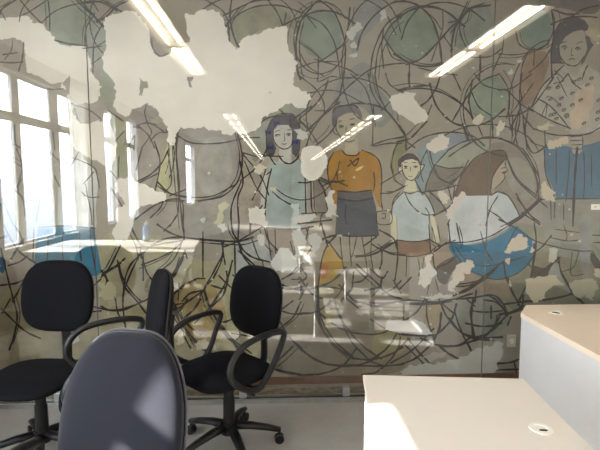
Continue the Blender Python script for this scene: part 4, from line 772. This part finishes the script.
# ------------------------------------------------------------------ glass screen standing on an aluminium track
def glass_x(px):
    d = ray(px, 225)
    return d.x * GLASS_Y / d.y
joints = [X_L + .02, glass_x(94), glass_x(290.5), glass_x(487), glass_x(683), X_R - .02]
glabels = ['clear glass panel in front of the painted girl in the pleated blue skirt',
           'clear glass panel in front of the bell shape and the large bare plaster area',
           'clear glass panel in front of the two painted boys',
           'clear glass panel in front of the painted tall woman in the leaf-patterned blouse',
           'clear glass panel at the right end of the glass screen']
for i in range(4):
    a, b_ = joints[i] + .0015, joints[i + 1] - .0015
    root = thing('glass_panel', glabels[i], 'glass panel', ((a + b_) / 2, GLASS_Y, 0), 0, 'glass panels over the mural')
    h = (b_ - a) / 2
    bm = bmesh.new()
    add_box(bm, (-h, -.005, .03), (h, .005, 2.98))
    for f in bm.faces:
        f.normal_update()
        f.material_index = 0 if abs(f.normal.y) > .5 else 1
    finish('pane', bm, [M['glass'], M['glass_edge']], root)
    xs = [-.5 * h, .5 * h] if i != 1 else [glass_x(146) - (a + b_) / 2, glass_x(241) - (a + b_) / 2]
    if i == 2:
        xs = [glass_x(347.5) - (a + b_) / 2, glass_x(437) - (a + b_) / 2]
    if i == 0:
        xs = [glass_x(50) - (a + b_) / 2, glass_x(-60) - (a + b_) / 2]
    for x in xs:
        bm = bmesh.new()
        add_box(bm, (x - .024, -.022, .034), (x + .024, -.0052, .098), bevel=.003)
        add_box(bm, (x - .024, .0052, .034), (x + .024, .022, .098), bevel=.003)
        finish('clamp', bm, M['steel'], root)
tr = thing('floor_track', 'long aluminium floor track under the glass panels', 'floor track', (0, GLASS_Y, 0))
bm = bmesh.new()
add_box(bm, (X_L + .01, -.034, 0), (X_R - .01, .034, .012))
add_box(bm, (X_L + .01, -.034, .012), (X_R - .01, -.022, .032))
add_box(bm, (X_L + .01, .022, .012), (X_R - .01, .034, .032))
finish('rail', bm, M['aluminium'], tr)
bm = bmesh.new()
add_box(bm, (X_L + .01, -.022, .012), (X_R - .01, .022, .024))
finish('slot', bm, M['dark_gap'], tr)

d = ray(595.5, 207)
cx, cz = d.x * (GLASS_Y - .006) / d.y, EYE + d.z * (GLASS_Y - .006) / d.y
card = thing('label_card', 'small white printed card stuck on the glass beside the painted blue skirt', 'label', (cx, GLASS_Y - .0055, cz))
bm = bmesh.new()
add_box(bm, (-.031, -.0012, -.019), (.031, 0, .019))
finish('card', bm, M['label_white'], card)
bm = bmesh.new()
for k, (w_, z_) in enumerate(((.020, .004), (.016, -.003))):
    add_box(bm, (-.010, -.0016, z_ - .0012), (-.010 + w_, -.0012, z_ + .0012))
finish('printing', bm, M['ink'], card)

# ------------------------------------------------------------------ desks
def disc(bm, c, r0, r1, z0, z1, seg=24, mi=0):
    """flat ring with a raised rim"""
    rings = []
    for r, z in ((r1, z0), (r1, z1), (r0, z1), (r0, z0)):
        rings.append([bm.verts.new((c[0] + r * cos(2 * pi * k / seg), c[1] + r * sin(2 * pi * k / seg), z)) for k in range(seg)])
    for a, b_ in zip(rings, rings[1:]):
        for k in range(seg):
            bm.faces.new([a[k], a[(k + 1) % seg], b_[(k + 1) % seg], b_[k]]).material_index = mi

def slab(bm, outline, z0, z1, bevel=.002):
    lo = [bm.verts.new((x, y, z0)) for x, y in outline]
    hi = [bm.verts.new((x, y, z1)) for x, y in outline]
    n = len(outline)
    fs = [bm.faces.new(hi), bm.faces.new(lo[::-1])]
    for i in range(n):
        fs.append(bm.faces.new([lo[i], lo[(i + 1) % n], hi[(i + 1) % n], hi[i]]))
    if bevel:
        bmesh.ops.bevel(bm, geom=list({e for f in fs for e in f.edges}), offset=bevel, segments=2, affect='EDGES', profile=.5)

def grommet(root, x, y, z, r=.032, sl=1.0, open_hole=False):
    bm = bmesh.new()
    disc(bm, (x, y), r * .62, r, z - .006, z + .003)
    g_ = finish('grommet', bm, M['grommet'], root)
    bm = bmesh.new()
    add_tube(bm, [(x, y, z + .0006), (x, y, z + .0016)], r * .64, 20)
    finish('hole' if open_hole else 'cap', bm, M['hole'] if open_hole else M['grommet'], g_)
    if open_hole:
        return
    bm = bmesh.new()
    pts = ell(x + r * .08, y - r * .30, r * .40 * sl, r * .17 * sl)
    slab(bm, pts, z + .0015, z + .0024, 0)
    finish('cable_slot', bm, M['hole'], g_)

# near desk: top's far left corner at (0.325, 1.747), turned a little clockwise
ang = math.atan2(1.684 - 1.747, .94 - .325)
W_, D_ = .618, 1.10
nd = thing('desk', 'white desk nearest the camera with a sun patch and a round cable grommet', 'desk', (.325, 1.747, 0), ang)
bm = bmesh.new()
slab(bm, [(0, 0), (0, -D_), (W_, -D_), (W_, 0)], .715, .74, .002)
finish('desk_top', bm, M['laminate'], nd)
for x, y in ((.03, -.035), (W_ - .03, -.035), (.03, -D_ + .035), (W_ - .03, -D_ + .035)):
    bm = bmesh.new()
    add_box(bm, (x - .022, y - .022, 0), (x + .022, y + .022, .7145), bevel=.003)
    finish('leg', bm, M['white_steel'], nd)
bm = bmesh.new()
add_box(bm, (.053, -.052, .66), (W_ - .053, -.02, .7148))
finish('apron', bm, M['white_steel'], nd)
bm = bmesh.new()
add_box(bm, (.014, -D_ + .06, .66), (.046, -.06, .7148))
finish('apron', bm, M['white_steel'], nd)
gx, gy = .803 - .325, 1.323 - 1.747
grommet(nd, gx * cos(-ang) - gy * sin(-ang), gx * sin(-ang) + gy * cos(-ang), .74, .034)

rd = thing('desk', 'white desk with chamfered corner and grey side panel, close to the glass', 'desk', (1.40, 2.735, 0))
bm = bmesh.new()
slab(bm, [(0, -.17), (0, -1.55), (1.5, -1.55), (1.5, 0), (.125, 0)], .712, .74, .002)
finish('desk_top', bm, M['laminate_warm_lit'], rd)
bm = bmesh.new()
add_box(bm, (.008, -1.54, .0), (.030, -.165, .7118), bevel=.001)
finish('side_panel', bm, M['panel_grey'], rd)
bm = bmesh.new()
add_box(bm, (1.47, -1.54, .0), (1.492, -.03, .7118), bevel=.001)
finish('side_panel', bm, M['panel_grey'], rd)
bm = bmesh.new()
add_box(bm, (.13, -.05, .12), (1.4698, -.03, .7118))
finish('modesty_panel', bm, M['panel_grey'], rd)
grommet(rd, 1.604 - 1.40, 2.554 - 2.735, .74, .036, 1.0, True)

ld = thing('desk', 'long white desk under the big window, mirrored in the glass', 'desk', (-.79, 1.06, 0), radians(2))
bm = bmesh.new()
slab(bm, [(-2.02, -1.05), (0, -1.05), (0, 0), (-2.02, 0)], .715, .74, .002)
finish('desk_top', bm, M['laminate'], ld)
for x, y in ((-.05, -.05), (-1.97, -.05), (-.05, -1.0), (-1.97, -1.0)):
    bm = bmesh.new()
    add_box(bm, (x - .022, y - .022, 0), (x + .022, y + .022, .7145), bevel=.003)
    finish('leg', bm, M['white_steel'], ld)
bt = thing('bottle', 'pale blue plastic bottle on the long white desk, mirrored in the glass', 'bottle', (-1.72, .12, .741))
bm = bmesh.new()
prof = [(.0, .0), (.04, 0), (.043, .01), (.043, .15), (.036, .18), (.018, .205), (.015, .22)]
rings = [[bm.verts.new((r * cos(2 * pi * k / 20), r * sin(2 * pi * k / 20), z)) for k in range(20)] for r, z in prof[1:]]
for a, b_ in zip(rings, rings[1:]):
    for k in range(20):
        bm.faces.new([a[k], a[(k + 1) % 20], b_[(k + 1) % 20], b_[k]])
bm.faces.new(rings[0][::-1]); bm.faces.new(rings[-1])
finish('body', bm, M['bottle'], bt, smooth=True)
bm = bmesh.new()
add_tube(bm, [(0, 0, .2205), (0, 0, .245)], .018, 16)
finish('cap', bm, M['label_white'], bt)

# ------------------------------------------------------------------ swivel chairs
def pad(bm, outline, depth_f, depth_b, curve, face, nr=9, seg=56, ex=2.6):
    """cushion: outline(t) -> (u, v) in the cushion plane; face(u, v, d) -> point, d towards the sitter"""
    def surf(sgn, dep):
        rings = []
        for i in range(nr + 1):
            r = sin(pi / 2 * i / nr)
            ring = []
            for k in range(seg):
                u, v = outline(2 * pi * k / seg)
                u, v = u * r, v * r
                d_ = sgn * dep * (max(0, 1 - r ** ex)) ** (1 / ex) + curve(u, v)
                ring.append(face(u, v, d_))
            rings.append(ring)
        return rings
    fr, bk = surf(1, depth_f), surf(-1, depth_b)
    seq = fr[1:] + bk[1:-1][::-1]
    vr = [[bm.verts.new(p) for p in ring] for ring in seq]
    c0, c1 = bm.verts.new(fr[0][0]), bm.verts.new(bk[0][0])
    for a, b_ in zip(vr, vr[1:]):
        for k in range(seg):
            bm.faces.new([a[k], a[(k + 1) % seg], b_[(k + 1) % seg], b_[k]])
    for k in range(seg):
        bm.faces.new([c0, vr[0][(k + 1) % seg], vr[0][k]])
        bm.faces.new([c1, vr[-1][k], vr[-1][(k + 1) % seg]])

def sup(a, b_, n, t):
    c, s = cos(t), sin(t)
    return a * math.copysign(abs(c) ** (2 / n), c), b_ * math.copysign(abs(s) ** (2 / n), s)

def back_outline(w, h, top, n):
    def f(t):
        u, v = sup(w, h, n, t)
        k = v / h
        return u * (1 - top * max(0, k) ** 1.6 - .10 * max(0, -k) ** 2), v
    return f

def make_chair(name, label, fabric, zc=.83, w=.225, h=.205, top=.12, n=3.4, lean=8, seat_z=.49, wing=.55, arms=True, group=None, star=20, piping=False, seatshape=(.235, .225), thick=.040):
    root = thing(name, label, 'chair', group=group)
    # five-star base
    for k in range(5):
        a = radians(star + 72 * k)
        dx, dy = cos(a), sin(a)
        bm = bmesh.new()
        pts = [(dx * .03, dy * .03, .125), (dx * .12, dy * .12, .118), (dx * .22, dy * .22, .098), (dx * .29, dy * .29, .078)]
        add_tube(bm, pts, [.030, .027, .023, .019], 10, up=(0, 0, 1), flat=.75)
        leg = finish('leg', bm, M['plastic_black'], root, smooth=True)
        bm = bmesh.new()
        cx_, cy_ = dx * .285, dy * .285
        px_, py_ = -dy, dx
        for s in (-1, 1):
            c0 = Vector((cx_ + px_ * .006 * s, cy_ + py_ * .006 * s, .027))
            c1 = Vector((cx_ + px_ * .024 * s, cy_ + py_ * .024 * s, .027))
            add_tube(bm, [c0, c0.lerp(c1, .15), c0.lerp(c1, .8), c1], [.024, .0268, .0268, .021], 16)
        add_tube(bm, [(cx_, cy_, .03), (cx_, cy_, .075)], .008, 8)
        finish('caster', bm, M['plastic_black'], leg, smooth=False)
    bm = bmesh.new()
    for z0, z1, r0, r1 in ((.085, .15, .048, .042), (.15, .29, .034, .032), (.29, .335, .027, .027), (.335, seat_z - .085, .019, .019)):
        add_tube(bm, [(0, 0, z0), (0, 0, z1)], [r0, r1], 18)
    finish('gas_column', bm, M['plastic_black'], root, smooth=False)
    # seat
    sw, sd = seatshape
    bm = bmesh.new()
    def so(t):
        return sup(sw, sd, 3.0, t)
    def waterfall(u, v):
        return -.9 * max(0, -v - .10) ** 2 * 1.6 + .10 * u * u
    pad(bm, so, .032, .042, waterfall, lambda u, v, d_: (u, v - .02, seat_z - .032 + d_))
    finish('seat', bm, fabric, root, smooth=True)
    bm = bmesh.new()
    add_box(bm, (-.085, -.12, seat_z - .112), (.085, .10, seat_z - .078), bevel=.008)
    add_tube(bm, [(.08, -.02, seat_z - .095), (.20, -.03, seat_z - .10), (.25, -.03, seat_z - .095)], .007, 8)
    finish('mechanism', bm, M['bracket'], root)
    # back
    ln = radians(lean)
    by = .225
    def bf(u, v, d_):
        return (u, by - d_ * cos(ln) + v * sin(ln), zc + v * cos(ln) + d_ * sin(ln))
    bm = bmesh.new()
    pts = [(0, .06, seat_z - .10), (0, .19, seat_z - .10), (0, .255, seat_z - .075), (0, .275, seat_z - .01), (0, .268, zc - .12), (0, .275, zc - .02)]
    add_tube(bm, catmull(pts, 5), .030, 8, up=(0, 1, 0) if False else None, flat=.35)
    finish('back_bracket', bm, M['plastic_black'], root, smooth=True)
    o_ = back_outline(w, h, top, n)
    crv = lambda u, v: wing * u * u + .25 * v * v * (1 if v < 0 else .4)
    bm = bmesh.new()
    pad(bm, o_, thick, .012, crv, bf)
    back = finish('backrest', bm, fabric, root, smooth=True)
    bm = bmesh.new()
    o2 = lambda t: tuple(q * 1.012 for q in o_(t))
    pad(bm, o2, .0, .030, lambda u, v: crv(u, v) - .006, bf)
    finish('back_shell', bm, M['plastic_black'], root, smooth=True)
    if piping:
        bm = bmesh.new()
        loop = []
        for k in range(72):
            u, v = o_(2 * pi * k / 72)
            u, v = u * 1.014, v * 1.014
            loop.append(bf(u, v, crv(u, v) - .012))
        add_tube(bm, loop, .0042, 8, closed=True)
        finish('edge_piping', bm, M['plastic_grey'], back, smooth=True)
    if arms:
        for s in (-1, 1):
            bm = bmesh.new()
            x0, x1 = s * .262, s * .275
            lp = [(x0, -.02, seat_z - .065), (x0, -.13, seat_z - .02), (x1, -.205, seat_z + .06), (x1, -.19, seat_z + .14), (x1, -.12, seat_z + .195), (x1, .0, seat_z + .215), (x1, .12, seat_z + .212), (x1, .165, seat_z + .185), (x1, .13, seat_z + .11), (x0, .06, seat_z - .01)]
            P_ = catmull(lp, 5, True)
            add_tube(bm, P_, .0165, 10, closed=True)
            add_tube(bm, [(s * .08, .0, seat_z - .09), (s * .2, .0, seat_z - .09), (x0, .02, seat_z - .06)], .016, 8)
            finish('armrest', bm, M['plastic_black'], root, smooth=True)
    return root

def copy_thing(src, label, star_turn=0):
    r = src.copy()
    COL.objects.link(r)
    r['label'] = label
    for ch in src.children:
        c = ch.copy()
        COL.objects.link(c)
        c.parent = r
        for g2 in ch.children:
            d2 = g2.copy()
            COL.objects.link(d2)
            d2.parent = c
    return r

GR = 'black swivel chairs in front of the mural'
chA = make_chair('swivel_chair', 'armless black swivel chair facing the camera before the painted pleated blue skirt', M['fabric_black'], zc=.84, w=.215, h=.205, star=62, group=GR, arms=False)
chA.location = (-1.31, 2.47, 0); chA.rotation_euler.z = radians(-6)
chC = make_chair('swivel_chair', 'black swivel chair turned half left with a blue sticker on its back post', M['fabric_black'], zc=.802, w=.214, h=.205, star=50, group=GR)
chC.location = (-.293, 2.51, 0); chC.rotation_euler.z = radians(-45)
bm = bmesh.new()
add_box(bm, (-.016, .236, .565), (.016, .2565, .595))
finish('sticker', bm, M['sticker'], chC)['label'] = 'small pale blue sticker'
chB = make_chair('swivel_chair', 'black swivel chair seen side-on, facing left behind the navy chair', M['fabric_black'], zc=.862, w=.212, h=.205, star=44, seat_z=.555, group=GR)
chB.location = (-.79, 2.16, .0); chB.rotation_euler.z = radians(-66)
chE = copy_thing(chC, 'black swivel chair mostly out of view, beside the armless chair facing the camera')
for c in list(chE.children):
    if c.name.startswith('sticker'):
        bpy.data.objects.remove(c)
chE.location = (-2.02, 2.60, 0); chE.rotation_euler.z = radians(8)
chD = make_chair('swivel_chair', 'navy swivel chair nearest the camera with sunlit edges and grey piping', M['fabric_navy'], zc=.735, w=.214, h=.285, top=.23, n=3.3, lean=13, seat_z=.47, wing=.55, star=10, piping=True, thick=.055)
chD.location = (-.555, 1.215, 0); chD.rotation_euler.z = radians(-15)

# ------------------------------------------------------------------ ceiling lamps in two rows
def lamp(label, x, y0, y1, tubes, group):
    L = (y1 - y0)
    o = thing('ceiling_light', label, 'ceiling light', (x, (y0 + y1) / 2, CEIL), 0, group)
    bm = bmesh.new()
    hw, hl = .14, L / 2
    # open trough: sloped reflector sides, ends, back
    A = [(-hw, -.075), (-.06, -.012), (.06, -.012), (hw, -.075)]
    th = .004
    for (xa, za), (xb, zb) in zip(A, A[1:]):
        q = [bm.verts.new((xa, -hl, za)), bm.verts.new((xb, -hl, zb)), bm.verts.new((xb, hl, zb)), bm.verts.new((xa, hl, za))]
        bm.faces.new(q)
        q2 = [bm.verts.new((v.co.x, v.co.y, v.co.z + th)) for v in q]
        bm.faces.new(q2[::-1])
    for yy in (-hl, hl):
        add_box(bm, (-hw, yy - .004, -.075), (hw, yy + .004, -.004))
    add_box(bm, (-.07, -hl, -.008), (.07, hl, 0))
    finish('reflector', bm, M['lamp_body'], o)
    for s in tubes:
        bm = bmesh.new()
        add_tube(bm, [(s, -hl + .03, -.05), (s, hl - .03, -.05)], .013, 12)
        finish('tube', bm, M['tube'], o)
    return o
near_l = lamp('twin-tube ceiling light in the left row, nearest the glass', -1.10, 1.02, 2.28, (-.06, .06), 'ceiling lights')
for k, (x, a, b_, nm) in enumerate(((-1.10, -.30, .96, 'twin-tube ceiling light in the left row, second from the glass'), (2.12, 1.02, 2.28, 'twin-tube ceiling light in the right row, nearest the glass'), (2.12, -.30, .96, 'twin-tube ceiling light in the right row, second from the glass'))):
    o = copy_thing(near_l, nm)
    o.location = (x, (a + b_) / 2, CEIL)
far0 = None
for x, side in ((-1.10, 'left'), (2.12, 'right')):
    for k in range(18):
        y1 = -3.9 - k * 1.12
        nm = 'short ceiling light in the %s row at the deep end of the room' % side
        if far0 is None:
            far0 = lamp(nm, x, y1 - .8, y1, (-.06, .06), 'far ceiling lights, left row')
            far0.scale.x = 1.5
        else:
            o = copy_thing(far0, nm)
            o['group'] = 'far ceiling lights, %s row' % side
            o.location = (x, y1 - .4, CEIL)

# blind strips hanging between the windows
bd = thing('vertical_blind', 'pale vertical blind on the window wall, mirrored in the glass', 'blind', (X_L + .06, -1.30, 0))
bm = bmesh.new()
add_box(bm, (-.03, -.55, 2.80), (.03, .55, 2.84))
finish('head_rail', bm, M['white_frame'], bd)
for k in range(9):
    y = -.5 + k * .125
    bm = bmesh.new()
    add_box(bm, (-.035, y - .002, .55), (.035, y + .002, 2.80))
    finish('slat', bm, M['blind'], bd)

# ------------------------------------------------------------------ daylight
w = bpy.data.worlds.new('sky')
SC.world = w
w.use_nodes = True
nt = w.node_tree
bg = nt.nodes['Background']
tc = nt.nodes.new('ShaderNodeTexCoord')
sx = nt.nodes.new('ShaderNodeSeparateXYZ')
rp = nt.nodes.new('ShaderNodeValToRGB')
rp.color_ramp.elements[0].position = 0.44
rp.color_ramp.elements[0].color = (.16, .19, .24, 1)
rp.color_ramp.elements[1].position = 0.53
rp.color_ramp.elements[1].color = (.95, .98, 1.0, 1)
e = rp.color_ramp.elements.new(0.495); e.color = (.35, .40, .48, 1)
e = rp.color_ramp.elements.new(0.80); e.color = (.80, .90, 1.0, 1)
mp = nt.nodes.new('ShaderNodeMapRange')
mp.inputs['From Min'].default_value = -1
mp.inputs['From Max'].default_value = 1
nt.links.new(tc.outputs['Generated'], sx.inputs[0])
nt.links.new(sx.outputs['Z'], mp.inputs['Value'])
nt.links.new(mp.outputs[0], rp.inputs['Fac'])
nt.links.new(rp.outputs['Color'], bg.inputs['Color'])
bg.inputs['Strength'].default_value = 18.0

sd_ = bpy.data.lights.new('sun', 'SUN')
sd_.energy = 38.0
sd_.angle = radians(.6)
sd_.color = (1.0, .965, .91)
sun = bpy.data.objects.new('sun', sd_)
COL.objects.link(sun)
sun.location = (-8, 0, 6)
sun.rotation_euler = Vector((1, .16, -.569)).to_track_quat('-Z', 'Y').to_euler()

SC.view_settings.view_transform = 'Standard'
SC.view_settings.look = 'None'
SC.view_settings.gamma = 1.0
SC.view_settings.use_curve_mapping = False
SC.view_settings.exposure = 0.56
SC.cycles.max_bounces = 10
SC.cycles.diffuse_bounces = 5
SC.cycles.glossy_bounces = 5
SC.cycles.transparent_max_bounces = 16
SC.cycles.sample_clamp_indirect = 50.0
SC.cycles.use_denoising = True
